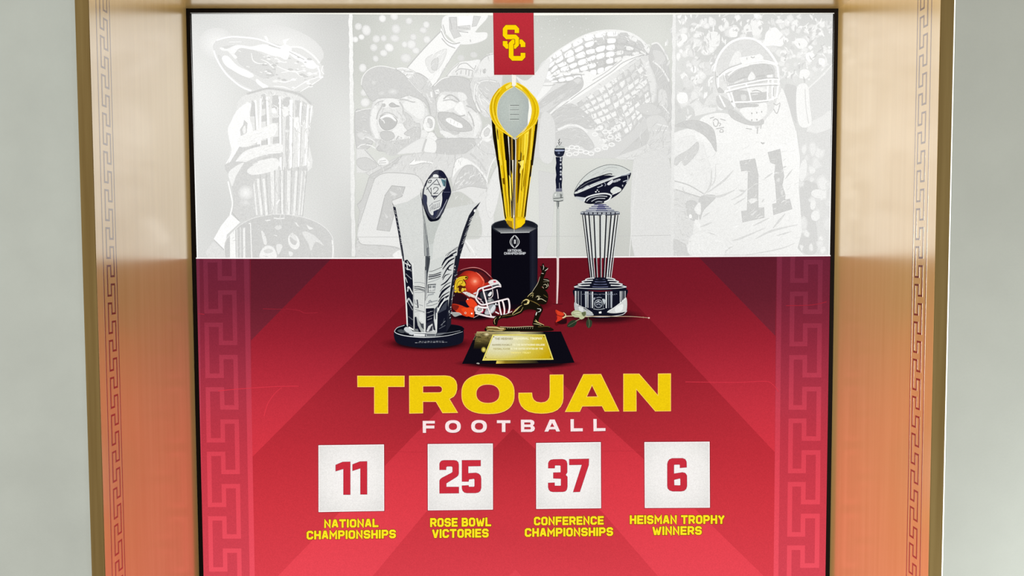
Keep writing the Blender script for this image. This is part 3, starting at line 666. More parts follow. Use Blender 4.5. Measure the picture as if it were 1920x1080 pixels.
p.G("50,0 100,-20 250,-60 480,-100 700,-60 850,-180 960,-80 1050,-20 1080,200 1070,450 1085,620 1095,800 1060,930 1110,985 60,985 55,800 40,500 50,200", (150, 800), (900, 0), [(0, 233), (.45, 240), (1, 250)])
p.P("60,450 280,520 270,600 220,700 190,985 55,985 50,700", 225); p.S("60,100 180,20 280,60 330,200 360,300 330,470 290,500 60,390", 237)
p.S("60,240 80,190 180,130 250,70 250,150 150,260 120,220 80,260", 219); p.LS("60,385 180,420 300,490", 6, 209); p.LS("75,455 280,520", 6, 208); p.S("60,860 190,930 190,985 60,985", 214); p.S("280,510 400,510 300,620 270,700 260,590", 214); p.S("160,560 240,560 250,700 180,680", 214); p.S("225,610 270,560 275,650 245,650", 240); p.S("230,700 270,720 275,790 240,750", 240); p.E(192, 672, 12, 18, 246)
p.S("200,830 350,790 480,860 540,920 470,985 190,985", 236)
for s_, w_ in (("300,500 355,420 365,290", 12), ("320,480 390,380 395,250", 7), ("330,480 460,385 540,300", 13), ("310,505 430,510 550,460", 15), ("520,540 600,500 650,450", 10), ("545,580 640,520", 9), ("530,870 600,850 800,765", 17), ("720,855 850,790 1060,740", 13), ("700,750 830,685", 10), ("860,770 960,650", 13), ("890,830 1010,795", 9), ("470,985 490,940 540,915", 11), ("640,985 900,940 1040,890", 8), ("790,370 860,320", 10), ("770,560 790,530", 9), ("960,370 1020,290", 9), ("940,280 970,265", 10), ("290,680 350,640", 9), ("270,760 370,720", 12), ("330,800 400,825", 7), ("580,460 640,470", 14)):
    p.LS(s_, w_, 222, taper=(.3, 1, .3))
p.P("592,225 715,206 742,340 740,480 742,604 788,600 790,682 615,720 606,632 652,625 655,540 660,320 655,300 606,306", 214); p.P("820,155 918,128 950,350 935,420 960,500 958,540 996,532 1016,612 866,660 858,574 892,566 880,400 872,350 882,250 842,238", 214)
p.S("670,545 730,530 710,560 680,565", 238); p.S("680,660 730,625 700,660", 232); p.S("890,380 915,360 910,395", 230); p.S("925,470 945,460 935,500", 228)
p.LS("758,40 772,80 790,75 785,50", 8, 205)
p.flecks("60,100 280,60 360,300 330,470 60,390", 70, 15, 60, 5, (230, 243, 226), 120, 40); p.flecks("380,100 1060,-20 1070,450 1085,850 560,960 350,700", 120, 20, 90, 5, (234, 248, 230), 150, 25); p.flecks("60,460 270,530 220,700 190,980 60,980", 90, 12, 50, 5, (218, 232, 214), 40, 50); p.flecks("200,830 480,860 500,980 200,980", 40, 15, 50, 4, (230, 243), 60, 40)
p.frame(1330, 60, 5.4)
p.S("-60,760 80,720 250,780 420,900 520,1040 640,1060 700,800 600,600 80,600", 232); p.S("80,640 230,680 240,780 100,760", 219)
p.S("-100,900 20,830 180,830 330,920 500,1040 500,1110 -100,1110", 244); p.frame(1260, 220, 4.154); p.S("20,72 60,45 130,25 220,30 300,70 335,130 345,265 300,195 250,140 180,100 100,78", 214); p.flecks("40,60 220,35 320,100 335,200 220,120", 20, 20, 60, 4, (220, 208), 30, 20); p.frame(1330, 60, 5.4)
for s_ in ("40,900 60,880 90,900 80,950 50,950 40,910", "90,920 115,930 100,955", "70,980 150,965", "110,990 130,985 140,1010 110,1015 108,995", "5,875 50,860", "110,880 165,895"): p.LS(s_, 7, 206)
p.S("700,640 730,570 770,640 830,850 860,1100 480,1100 560,900 640,800", lambda x, y: C3(247))
p.S("190,800 250,800 330,860 420,910 530,880 545,930 440,945 330,920 230,870", 216); p.LS("360,960 480,990 520,960", 14, 247); p.LS("370,975 430,985", 7, 210); p.L("490,960 485,1030", 10, 214); p.LS("530,890 520,980", 8, 214)
HEL = "40,640 45,400 75,290 130,190 210,110 300,70 390,62 480,85 560,150 620,220 690,330 715,360 715,480 720,600 640,700 560,770 420,760 250,720 120,640"
p.S(HEL, 233); p.S("80,340 130,200 230,110 330,75 440,85 540,150 600,230 640,290 540,275 320,310 200,360 110,430", 229); p.LS("45,400 75,290 130,190 210,110 300,70 390,62 480,85 560,150 630,230 690,330", 22, 252); p.S("200,330 260,210 310,200 320,300 230,340", 242)
p.S("150,430 330,340 520,320 640,340 660,470 580,500 330,540 200,550", 222); p.S("190,480 330,370 520,330 620,350 640,440 520,470 440,460 330,470 220,510", 216); p.LS("190,440 280,370 400,335", 16, 248); p.P("580,440 640,430 640,462 590,465", 248); p.S("420,410 440,410 465,460 420,500 390,470", 246); p.LS("290,480 360,455", 10, 208); p.LS("470,450 560,440", 10, 208); p.LS("250,520 350,480", 12, 240)
p.S("250,600 400,610 420,690 260,700", 214); p.S("420,620 580,590 580,680 430,690", 214); p.S("400,570 530,560 590,600 420,610", 244); p.S("320,640 370,640 370,690 330,690", 230); p.LS("430,600 480,590 530,610", 7, 206); p.LS("430,635 490,628", 8, 238)
p.S("310,800 340,770 450,750 560,715 585,760 570,840 480,905 380,880", 246); p.S("280,720 400,730 490,735 480,755 360,760 290,770", 214)
for x, y in ((430, 823), (480, 818), (530, 808), (430, 892), (482, 888)): p.E(x, y, 8, 10, 205, n=8)
p.P("300,260 480,232 510,220 545,250 550,290 330,330", 248); p.LS("420,250 440,262 460,250", 7, 208); p.L("380,258 382,280", 5, 210)
for s_, w_ in (("95,460 180,390 330,330 520,290 640,310 690,335", 16), ("150,420 330,345 520,312 640,325 690,350", 12), ("180,560 390,515 580,480 715,480", 15), ("170,600 400,545 600,525 715,525", 15), ("250,712 430,705 600,690 690,655", 16), ("90,460 95,580 150,610 170,590", 18), ("370,520 400,600 425,705", 17), ("600,480 590,600 590,690", 17), ("690,350 700,480 690,600 680,655", 20), ("640,480 640,600 640,690", 22), ("150,420 180,520 230,640 255,740", 16), ("100,640 130,700 160,760", 16), ("180,600 230,720 260,760", 18)):
    p.LS(s_, w_, 251)
for s_ in ("95,440 180,375 330,318", "180,548 390,500 580,468 700,468", "175,615 400,560 600,540 700,540", "260,725 430,718 600,703", "650,560 648,650", "160,440 185,540", "650,720 680,740 715,720 700,790 680,825 650,780", "60,400 65,520 90,600"): p.LS(s_, 6, 209)
p.E(228, 706, 11, 11, 205, n=8); p.E(78, 452, 10, 10, 206, n=8); p.S("100,560 150,610 90,610", 214)
field = Art('red_field', label='dark red to bright red lower field with diagonal bands')
rows = lambda x0, x1, y0f, y1: [(x0, y0f), (x1, y0f), (x1, y1), (x0, y1)]
field.P([(350, yb(350)), (470, yb(470)), (700, yb(700)), (960, yb(960)), (1200, yb(1200)), (1460, yb(1460)), (1580, yb(1580)), (1580, 1600), (350, 1600)], LIT, step=22)
field.P([(470, yb(470)), (621, yb(621)), (470, 639)], CORN, step=18)
field.P([(1310, yb(1310)), (1456, yb(1456)), (1454, 630)], CORN, step=18)
# dark chevron between B and C
field.P([(962, 366), (755, 574), (473, 857), (468, 862), (470, 1130), (524, 1077), (773, 820), (962, 628), (1101, 764), (1206, 860), (1429, 1077), (1460, 1108), (1456, 850), (1451, 846), (1217, 597)][1:-1] +
        [(1217, 597), (1110, yb(1110)), (845, yb(845))], DRK, step=18)
field.P([(962, 804), (925, 842), (798, 961), (699, 1080), (470, 1330), (1460, 1330), (1231, 1077), (1130, 961), (1005, 843)], DRK, step=18)
field.P([(966, 1068), (700, 1340), (1230, 1340)], LIT, step=18)
# border stripes with the printed key
keyl = Art('key_border', field, 'printed greek key border in lighter red'); keyr = Art('key_border', field, 'printed greek key border in lighter red')
def sheen_tint(y, k): return float(np.interp(y, [480, 600, 800, 1080], [2.1, 1.8, 1.3, 1.15]))*k  # sheen over the sheet's edge, painted into the border ink, strongest high up
STR = lambda x, y: red(x, y, .80, (1, sheen_tint(y, 1), sheen_tint(y, 1.05)))
LIN = lambda x, y: red(x, y, 1.04, (1, sheen_tint(y, 1.1), sheen_tint(y, 1.12)))
keyl.P([(350, yb(370)), (469, yb(469)), (480, 1600), (350, 1600)], STR, step=18)
keyr.P([(1456, yb(1456)), (1580, yb(1580)), (1580, 1600), (1446, 1600)], STR, step=18)
def lean(x, y, side): return x+(y-640)*(.0185 if side < 0 else -.0115)
def keyband(a, side, xs, v0, per, w):
    """xs: left, mid, right centre lines (at y=640)"""
    X = lambda u, y: lean(np.interp(u, [0, .5, 1], xs), y, side)
    pts = meander(int((480-v0)/per)-1, int((1400-v0)/per))
    for (u0, q0), (u1, q1) in zip(pts[:-1], pts[1:]):
        ya, yb_ = sorted((v0+per*q0, v0+per*q1)); ya -= w/2; yb_ += w/2
        ya = max(ya, yb((xs[0]+xs[2])/2)+.5)
        if yb_ <= ya: continue
        ua, ub = sorted((u0, u1))
        a.P([(X(ua, ya)-w/2, ya), (X(ub, ya)+w/2, ya), (X(ub, yb_)+w/2, yb_), (X(ua, yb_)-w/2, yb_)], LIN, step=25)
keyband(keyl, -1, (388, 414.5, 441), 669.5, 121.0, 8.2)
keyband(keyr, 1, (1484.5, 1509.5, 1536.5), 610.5, 119.0, 8.6)
keyl.P([(lean(460, 486, -1), yb(460)), (lean(469.5, 486, -1), yb(469)), (lean(469.5, 1400, -1), 1400), (lean(460, 1400, -1), 1400)], LIN, step=25)
keyr.P([(lean(1455.5, 486, 1), yb(1455)), (lean(1464.5, 486, 1), yb(1464)), (lean(1464.5, 1400, 1), 1400), (lean(1455.5, 1400, 1), 1400)], LIN, step=25)
keyl.P([(350, yb(370)), (374, yb(374)), (384, 1600), (350, 1600)], lambda x, y: red(x, y, .95, (1, sheen_tint(y, 1.3), sheen_tint(y, 1.35))), step=40)  # outermost strip, with the painted sheen at its strongest
for s_, w_, c_ in (("372,588 383,589.5", 1.2, 1.5), ("409,733 440,730 510,725 560,724", 1.3, 1.35), ("495,780 502,757 516,737 528,727", 1.5, 1.25), ("536,579 560,582 572,587 596,586", 1.2, 1.35),
                   ("493,579 536,580", 1., 1.25), ("1474,573 1520,572 1550,566", 1.3, 1.5), ("1285,716 1380,717 1435,715 1450,722 1460,735", 1.2, 1.35), ("720,846 800,848 930,848", .9, .85), ("1130,846 1230,845 1300,845", .9, .85)):
    field.L(s_, w_, (lambda k: lambda x, y: red(x, y, k))(c_), smooth=True)

# seams, edges
for X0 in (SEAM1, SEAM3):
    sm_ = Art('photo_divider', None, 'ragged white line between two faded photos')
    l_, r_ = [], []
    for i in range(60):
        y = 24+i*(457/59.); wv = 3.5 if X0 == SEAM1 else 3.0
        cx = X0+(y-250)*.012*(1 if X0 == SEAM1 else -.8)
        l_.append((cx-wv+rnd.uniform(-.9, .9), y)); r_.append((cx+wv+rnd.uniform(-.9, .9), y))
    sm_.P(l_+r_[::-1], (lambda t0: lambda x, y: C3(t0-16*max(0, (y-120)/360)))(247 if X0 == SEAM1 else 240))
ed = Art('sheet_edge', None, 'bright white edge of the upper sheet')
ed.P([(350, yb(370)-2.2), (700, yb(700)-2.2), (1200, yb(1200)-2.2), (1580, yb(1580)-2.2), (1580, yb(1580)), (1200, yb(1200)), (700, yb(700)), (350, yb(370))], (250, 244, 244))
ed.P("356,24 371,484 369,484 353,24", 253); ed.P("1566,24 1554,479 1556,479 1569,24", 253); ed.P("350,20 1580,20 1580,25.5 960,29 350,24.5", (252, 250, 240))
# ================================================================== lettering kit
GL = {'A': (4, ["0,6 1.5,0 2.5,0 4,6", ".7,4.3 3.3,4.3"]), 'B': (4, ["0,3 3.2,3 4,3.8 4,5.2 3.2,6 0,6 0,0 3,0 3.8,.8 3.8,2.2 3.1,3"]), 'C': (4, ["4,1.7 4,.9 3.1,0 .9,0 0,.9 0,5.1 .9,6 3.1,6 4,5.1 4,4.3"]),
      'D': (4, ["0,0 3.1,0 4,.9 4,5.1 3.1,6 0,6 0,0"]), 'E': (3.6, ["3.6,0 0,0 0,6 3.6,6", "0,3 3.2,3"]), 'F': (3.6, ["3.6,0 0,0 0,6", "0,3 3.2,3"]), 'G': (4, ["4,1.7 4,.9 3.1,0 .9,0 0,.9 0,5.1 .9,6 3.1,6 4,5.1 4,3.2 2.2,3.2"]),
      'H': (4, ["0,0 0,6", "4,0 4,6", "0,3 4,3"]), 'I': (0, ["0,0 0,6"]), 'L': (3.4, ["0,0 0,6 3.4,6"]), 'M': (5, ["0,6 0,0 2.5,3.9 5,0 5,6"]), 'N': (4, ["0,6 0,0 4,6 4,0"]), 'O': (4, ["2,0 .9,0 0,.9 0,5.1 .9,6 3.1,6 4,5.1 4,.9 3.1,0 2,0"]),
      'P': (4, ["0,6 0,0 3.1,0 4,.9 4,2.6 3.1,3.5 0,3.5"]), 'R': (4, ["0,6 0,0 3.1,0 4,.9 4,2.5 3.1,3.4 0,3.4", "2.2,3.4 4,6"]), 'S': (4, ["4,1.5 4,.9 3.1,0 .9,0 0,.9 0,2.2 .9,3 3.1,3 4,3.8 4,5.1 3.1,6 .9,6 0,5.1 0,4.5"]),
      'T': (4, ["0,0 4,0", "2,0 2,6"]), 'U': (4, ["0,0 0,5.1 .9,6 3.1,6 4,5.1 4,0"]), 'V': (4, ["0,0 1.7,6 2.3,6 4,0"]), 'W': (6, ["0,0 1.3,6 1.9,6 3,1.8 4.1,6 4.7,6 6,0"]), 'Y': (4, ["0,0 2,3.2 4,0", "2,3.2 2,6"]), ' ': (.5, [])}
def text(a, s, x0, x1, yt, yb_, bold, col, tilt=0.0, gap=None, halo=None):
    """s set between x0..x1, yt..yb_ (frame units); tilt = rise of the right end"""
    gap = gap if gap is not None else bold+.75
    tot = sum(GL[c][0] for c in s)+gap*(len(s)-1)+bold
    sx = (x1-x0)/tot; sy = (yb_-yt)/(6+bold)
    for wk, cc in (((bold+.8, halo),) if halo is not None else ())+((bold, col),):
        cx = bold/2
        for ch in s:
            wch, st = GL[ch]
            for q in st:
                pts = [np.array(v) for v in pp(q)]
                if np.hypot(*(pts[0]-pts[-1])) > .1:
                    for i, j in ((0, 1), (-1, -2)):
                        d = pts[i]-pts[j]; pts[i] = pts[i]+d/np.hypot(*d)*wk/2*(.1 if ch in 'SCG' else 1 if min(abs(d)) < 1e-6 else .55)
                P_ = [(x0+(cx+v[0])*sx, yt+(bold/2+v[1])*sy-tilt*((cx+v[0])*sx)/(x1-x0)) for v in pts]
                a.L(P_, wk*(sx+sy)/2, cc)
            cx += wch+gap
def radial(cx, cy, rx, ry, stops):
    R_ = [q[0] for q in stops]; K_ = np.array([C3(q[1]) for q in stops])
    def f(x, y):
        r = math.hypot((x-cx)/rx, (y-cy)/ry); return np.array([np.interp(r, R_, K_[:, i]) for i in range(3)])
    return f
def mesh_fill(a, pts, col, st, smooth=True):
    """shape filled with a colour function sampled on a fine grid"""
    if isinstance(pts, str): pts = pp(pts)
    if smooth: pts = catmull(pts)
    tr = a.tess([a.T(pts)]); xs = [p[0] for q in tr for p in q]; ys = [p[1] for q in tr for p in q]
    x = min(xs)+st
    while x < max(xs): tr = cut(tr, lambda p, x=x: p[0]-x); x += st
    y = min(ys)+st
    while y < max(ys): tr = cut(tr, lambda p, y=y: p[1]-y); y += st
    a.add(tr, col)
def shadow(a, cx, cy, rx, ry, k0, n=28):
    a.soft(cx, cy, rx, ry, [(0, lambda x, y: SH(x, y)*k0), (.55, lambda x, y: SH(x, y)*(k0+.15*(1-k0))), (.8, lambda x, y: SH(x, y)*(k0+.6*(1-k0))), (1, SH)], n=n)
SH = DRK
# ================================================================== banner with monogram
bn = Art('banner', None, 'crimson banner hanging from the top edge')
bn.frame(910, 10, 7.714)
bn.P("108,100 702,100 716,1012 122,1012", (242, 222, 214)); bn.P("112,110 698,110 710,1006 126,1006", (120, 24, 34)); bn.G("118,110 692,110 704,1000 132,1000", (0, 130), (0, 1000), [(0, (186, 46, 58)), (.4, (182, 46, 56)), (1, (172, 38, 50))])
mono = Art('monogram', bn, 'interlocked yellow letters S and C')
S_ = "295,285 440,285 488,335 488,400 424,400 424,352 318,352 318,423 442,423 490,472 490,580 442,627 300,627 253,578 253,517 320,517 320,560 424,560 424,490 300,490 253,440 253,335"
C_ = "388,493 530,493 578,543 578,603 511,603 511,560 407,560 407,733 511,733 511,688 578,688 578,750 532,800 388,800 340,750 340,543"
YEL = (252, 212, 6); OUTL = (128, 62, 24)
mono.frame(910, 10, 7.714)
mono.L(pp(S_), 12, OUTL, closed=True); mono.P(S_, YEL); mono.L(pp(C_), 14, OUTL, closed=True); mono.P(C_, YEL)
mono.P("424,455 428,423 442,423 490,472 490,580 442,627 415,627 413,600 413,565 424,560", YEL); mono.L("426,490 426,562 410,562 410,626", 9, OUTL); mono.L("490,478 490,580 444,626", 9, OUTL)
# ================================================================== gold football trophy on black plinth
GD = (226, 186, 14); GL_ = (246, 222, 70); GDK = (168, 124, 6); BK = (10, 9, 18)
gold = Art('printed_gold_trophy', None, 'gold football trophy on a black plinth')
g = gold.frame(840, 480, 7.714)
g.soft(960, 680, 560, 150, [(0, (14, 8, 18)), (.55, (22, 9, 18)), (.75, lambda x, y: SH(x, y)*.5), (1, SH)])
pln = Art('plinth', gold, 'black plinth')
q = pln.frame(890, 300, 5.4)
q.P("168,670 168,1000 170,1462 634,1462 638,1000 638,670", BK); q.G("552,730 636,690 636,1462 560,1462", (552, 0), (640, 0), [(0, (14, 14, 26)), (.4, (30, 32, 44)), (1, (16, 16, 28))])
q.S("168,672 190,640 250,615 330,603 405,600 500,604 580,622 630,650 640,675 622,700 552,732 400,738 265,738 200,712", (32, 36, 44))
q.G("190,690 260,735 400,737 552,731 625,692 520,668 400,700 300,690", (400, 735), (400, 670), [(0, (150, 152, 152)), (.5, (96, 98, 102)), (1, (40, 44, 50))]); q.S("200,650 290,615 320,640 330,680 250,690 200,680", (22, 24, 32)); q.S("520,612 600,640 610,670 540,665 500,640", (24, 26, 34))
q.L("262,739 556,733", 5, (196, 198, 198)); q.LS("170,668 205,632 290,608", 3.5, (150, 150, 154))
for s_ in (-1, 1):
    q.LS([(405+s_*x, y) for x, y in ((4, 763), (34, 795), (46, 828), (34, 862), (4, 890))], 7, (214, 216, 216)); q.LS([(405+s_*x, y) for x, y in ((2, 762), (24, 800), (30, 828), (24, 858), (2, 890))], 4, (188, 190, 192))
q.P("397,806 417,806 417,848 397,848", (206, 208, 208))
for y in (812, 822, 832, 842): q.L([(400, y), (414, y)], 3, (60, 60, 70))
text(q, 'NATIONAL', 334, 480, 903, 929, 1.5, (206, 208, 212), 0); text(q, 'CHAMPIONSHIP', 298, 517, 933, 958, 1.5, (206, 208, 212), 0)
g.frame(890, 130, 6)
BODY = [(190, 565), (225, 760), (268, 1080), (330, 1640), (345, 1700), (444, 1785), (560, 1720), (572, 1640), (650, 1080), (690, 760), (715, 555), (640, 640), (455, 770), (260, 660)]
g.P(BODY, GD)
g.frame(890, 130, 6); kx = 6/5.4
def I(s): return [(x*kx, (y/5.4+170)*6) for x, y in pp(s)]      # I-frame (890,300,5.4) to this frame
g.P("190,565 225,600 250,760 275,1080 258,1080 205,760", (20, 14, 4))
g.P("715,555 690,620 660,860 640,1080 655,1080 690,800", (24, 16, 6)); g.P("700,590 672,700 640,1000 622,1080 650,1080 690,760", (40, 28, 8))
g.P("235,640 262,660 275,850 310,1080 292,1080 262,900", GL_); g.P("262,660 330,720 350,1080 320,1080 285,860", GD); g.P("248,650 262,690 268,800 250,760", (92, 62, 4))
g.P("318,705 375,745 390,980 392,1080 352,1080 340,930", (18, 12, 4)); g.P("372,750 384,760 396,990 390,1000", (230, 228, 220)); g.P("384,755 410,765 416,1000 404,1080 392,1080", (30, 20, 4)); g.P("408,765 428,775 428,1080 412,1080", (150, 118, 50)); g.P("428,775 470,775 470,800 458,1080 432,1080", (16, 14, 18)); g.P("455,795 468,790 466,1080 452,1080", (206, 206, 200))
g.P("470,775 500,760 488,1080 470,1080", GDK); g.P("500,758 560,730 545,1080 500,1080 510,900", (214, 176, 20)); g.P("560,730 610,690 600,860 570,1080 545,1080", GL_); g.P("612,685 640,660 620,880 596,1080 586,1080", GDK); g.P("640,655 662,640 640,1000 624,1080 616,1080", (238, 208, 60)); g.P("520,920 530,950 526,1060 514,1040", (60, 36, 4)); g.P("540,980 556,960 552,1080 538,1080", GDK)
for s_, c_ in (("225,0 250,0 270,170 300,330 320,590 308,600 280,330 250,170", (30, 20, 4)), ("248,0 262,0 300,300 345,600 322,610 290,340", GD), ("272,0 320,0 330,120 360,330 378,420 350,360 320,180", (236, 198, 18)), ("258,140 272,190 300,180 306,250 285,240", (120, 84, 4)),
               ("318,0 352,0 365,80 370,160 388,380 384,640 370,560 366,400 345,200", (34, 22, 4)), ("345,150 366,180 376,420 360,360", GL_), ("352,0 378,0 385,110 376,150 366,100", (20, 14, 8)), ("378,0 396,0 398,260 396,700 388,700 388,300", (214, 206, 186)), ("396,0 412,0 414,300 408,705 400,705", (122, 96, 58)), ("404,0 428,0 422,180 412,200", (176, 176, 170)),
               ("414,180 426,0 440,0 430,300 424,700 412,704", (204, 160, 12)), ("436,0 480,0 466,120 440,420 430,440 434,200", (60, 38, 2)), ("440,20 500,0 486,110 470,150 452,120 468,60", (250, 232, 110)), ("470,120 530,0 545,0 500,300 470,560 452,620 462,400 490,260", GD), ("484,100 510,40 498,260 480,330 470,300", (128, 88, 4)),
               ("498,270 512,250 516,300 490,440 462,600 470,480", (240, 206, 30)), ("516,260 548,120 536,260 510,420 488,620 478,620 500,420", (224, 184, 20)), ("530,330 540,260 552,200 540,340 500,620 492,620", (70, 46, 2)), ("545,0 570,0 560,150 520,560 512,600 540,300", (226, 188, 24)), ("568,0 585,0 570,160 560,180", (30, 20, 6))):
    g.P(I(s_), c_)
for xt, yt, xb, w_, c_, tp in ((200, 600, 343, 13, (24, 16, 4), (1, .9)), (245, 680, 356, 9, GL_, (1, .6)), (290, 720, 372, 8, (96, 66, 4), (.3, 1, .5)), (318, 720, 385, 7, (244, 214, 60), (.5, 1, .6)), (352, 760, 400, 24, (20, 13, 4), (1.2, .8, .2)), (384, 770, 412, 5, (226, 222, 206), (1, 1, .4)), (446, 800, 440, 18, (16, 13, 14), (1, .7, .3)), (462, 800, 448, 7, (208, 206, 196), (1, .8)), (488, 780, 460, 12, GDK, (1, .5)), (520, 770, 476, 8, (90, 60, 4), (.3, 1, .4)), (548, 750, 492, 8, (246, 220, 70), (.4, 1, .6)), (585, 730, 514, 16, (240, 208, 40), (1, .6)), (612, 720, 528, 6, (98, 68, 4), (.4, 1, .6)), (630, 700, 538, 9, GDK, (1, .7)), (655, 680, 552, 11, (240, 210, 62), (1, .5)), (690, 620, 567, 13, (26, 18, 6), (1, .8))):
    n_ = 7; g.LS([(xt+(xb-xt)*i/n_+rnd.uniform(-4, 4), yt+(1660-yt)*i/n_) for i in range(n_+1)], w_, c_, taper=tp)
g.P(I("322,590 515,590 508,640 470,680 402,706 350,672 325,640"), (232, 192, 20)); g.P(I("325,610 380,620 385,690 345,668 328,640"), (170, 130, 20)); g.P(I("430,610 510,600 505,640 470,670 430,690"), (246, 206, 14)); g.P(I("392,580 414,580 412,706 396,706"), (150, 124, 70)); g.L(I("326,640 350,672 402,704 470,680 506,642"), 5, (90, 62, 6)); g.L(I("398,560 400,730"), 4, (236, 232, 214))
g.S("440,192 540,238 602,320 612,420 604,600 540,690 456,790 340,692 275,590 250,480 264,370 320,283", (182, 188, 184))
g.frame(890, 130, 6); mesh_fill(g, "440,196 538,240 600,320 608,420 600,600 540,690 456,786 342,692 277,590 253,480 266,370 322,285", radial(890+400/6, 130+420/6, 40, 70, [(0, (186, 194, 188)), (.5, (180, 188, 182)), (1, (168, 176, 174))]), 4)
g.S("606,330 632,400 642,480 622,580 598,620 600,520 610,430", (246, 246, 236))
RL = "415,145 340,165 250,240 190,330 165,430 182,540 225,620 290,690 380,745 430,772 425,755 335,682 275,590 252,480 262,380 312,290 380,222 438,195 418,188"
RR = "465,146 560,190 640,270 702,350 728,450 712,550 660,640 580,700 475,772 470,755 560,690 606,615 640,510 642,430 612,335 550,255 470,203 450,190"
for R_ in (RL, RR): g.P(catmull(pp(R_), True, 3), GD)
g.LS("412,148 335,172 252,246 194,334 169,430 185,535 228,616 292,684 425,766", 7, (248, 216, 60)); g.LS("300,215 230,300 205,400 212,500 250,600 330,685", 9, GL_); g.LS("280,260 235,340 222,430 235,520", 5, GDK); g.LS("430,200 340,255 275,340 250,450 262,560 330,675 428,765", 7, (250, 228, 110)); g.LS("275,215 205,320 185,440 215,570", 10, (206, 164, 8)); g.P("345,195 412,150 415,185 360,225", (246, 226, 90))
g.LS("468,150 560,195 638,274 698,354 724,450 708,548 655,634 478,768", 7, (248, 220, 70)); g.LS("480,160 560,215 640,310 680,420 672,530 620,640", 9, (204, 162, 6)); g.LS("470,180 560,250 620,330 655,420 650,520 610,620 480,755", 6, (244, 212, 40)); g.LS("610,250 680,370 698,450 680,560", 8, (240, 214, 30)); g.LS("458,200 545,262 606,340 640,440 632,540", 5, (250, 232, 120)); g.LS("480,765 570,700 650,640", 6, (250, 226, 90)); g.P("462,152 530,205 545,240 500,205 462,185", (250, 228, 70))
g.P("418,60 466,66 466,180 442,192 420,178", (244, 240, 230)); g.P("432,770 472,768 455,798", (200, 200, 180))
for y, c_ in ((404, (40, 42, 46)), (455, (104, 108, 108)), (507, (60, 62, 64)), (561, (44, 46, 50))): g.L([(398, y+1), (500, y+1)], 5, c_); g.L([(396, y+8), (500, y+8)], 3, (222, 224, 218))
g.L("391,395 391,580", 3, (208, 212, 206))
# ================================================================== crimson helmet
hm = Art('printed_helmet', None, 'crimson football helmet with white face mask')
h = hm.frame(840, 500, 9.815)
h.soft(430, 900, 520, 120, [(0, (18, 6, 12)), (.5, (30, 8, 14)), (1, SH)])
h.soft(430, 905, 500, 85, [(0, (10, 6, 14)), (.6, (16, 6, 14)), (1, (70, 16, 24))])
shell = "60,300 160,105 240,65 330,35 450,18 570,32 680,90 760,165 830,235 760,330 640,370 550,390 520,500 530,600 545,720 490,760 500,860 470,940 300,905 110,850 60,700"
h.LS("150,115 240,65 330,35 450,15 570,30 680,88 760,160 830,232", 9, (226, 170, 170))
h.frame(840, 500, 9.815)
mesh_fill(h, shell, radial(840+495/9.815, 500+270/9.815, 40, 38, [(0, (252, 190, 160)), (.1, (236, 110, 80)), (.25, (212, 66, 42)), (.5, (184, 46, 28)), (.75, (128, 28, 24)), (1, (70, 18, 24)), (1.6, (40, 10, 18))]), 2.0)
h.S("160,115 260,65 420,30 560,40 680,100 790,220 700,260 640,200 560,130 470,90 380,75 300,90 210,160 130,230", (56, 18, 26)); h.S("560,90 640,110 740,200 760,260 680,300 660,230 600,150", (84, 22, 26))
h.LS("510,100 580,150 640,230 660,280 640,350", 26, (226, 90, 66), taper=(.3, 1, .6)); h.LS("540,120 610,190 650,260", 9, (244, 140, 120))
h.S("80,480 200,480 330,540 360,600 330,640 390,740 350,750 220,700 100,690", (38, 14, 24)); h.S("210,640 330,650 395,735 350,752 230,700", (18, 14, 30))
h.S("330,640 360,600 430,590 500,640 540,720 480,760 390,730", (228, 66, 32)); h.S("80,690 220,705 350,755 400,740 480,760 480,860 470,935 380,915 340,920 240,880 130,810", (206, 56, 26)); h.S("250,770 420,760 480,850 465,930 350,900 290,850", (230, 72, 30)); h.S("70,700 200,720 160,800 100,790", (120, 30, 24))
h.E(320, 852, 20, 20, (236, 190, 170)); h.E(320, 852, 10, 10, (150, 40, 24)); h.E(437, 862, 16, 16, (250, 236, 230)); h.E(362, 600, 12, 12, (240, 236, 236))
h.S("60,850 110,838 200,845 255,885 210,895 120,920", (158, 160, 158)); h.LS("70,845 200,848 250,885", 7, (216, 216, 214))
# emblem: gold crested head
em = Art('emblem', hm, 'gold crested warrior head emblem')
e = em.frame(840, 500, 9.815)
e.S("112,470 118,330 140,240 190,190 260,168 330,165 372,185 365,225 330,245 290,235 330,290 325,350 310,370 335,440 300,430 260,480 170,470 150,480", (70, 34, 10))
e.S("118,460 124,330 146,246 196,198 262,178 325,174 362,190 350,222 318,238 270,232 310,290 322,345 270,360 240,340 200,350 165,400 160,470", (224, 188, 44)); e.LS("165,395 168,320 200,270 250,252 275,280 250,315 210,330", 9, (84, 50, 8)); e.LS("135,330 165,250 230,215 300,205", 7, (150, 112, 20)); e.S("180,360 240,345 300,370 330,380 300,440 270,440 250,400 220,450 190,440", (78, 30, 14)); e.S("170,400 195,390 200,450 250,470 180,475", (216, 178, 44)); e.S("255,400 285,395 300,430 270,460 245,450", (226, 190, 60)); e.S("300,400 325,395 332,440 310,430", (214, 176, 50)); e.S("325,185 358,192 345,218 310,212", (70, 26, 14))
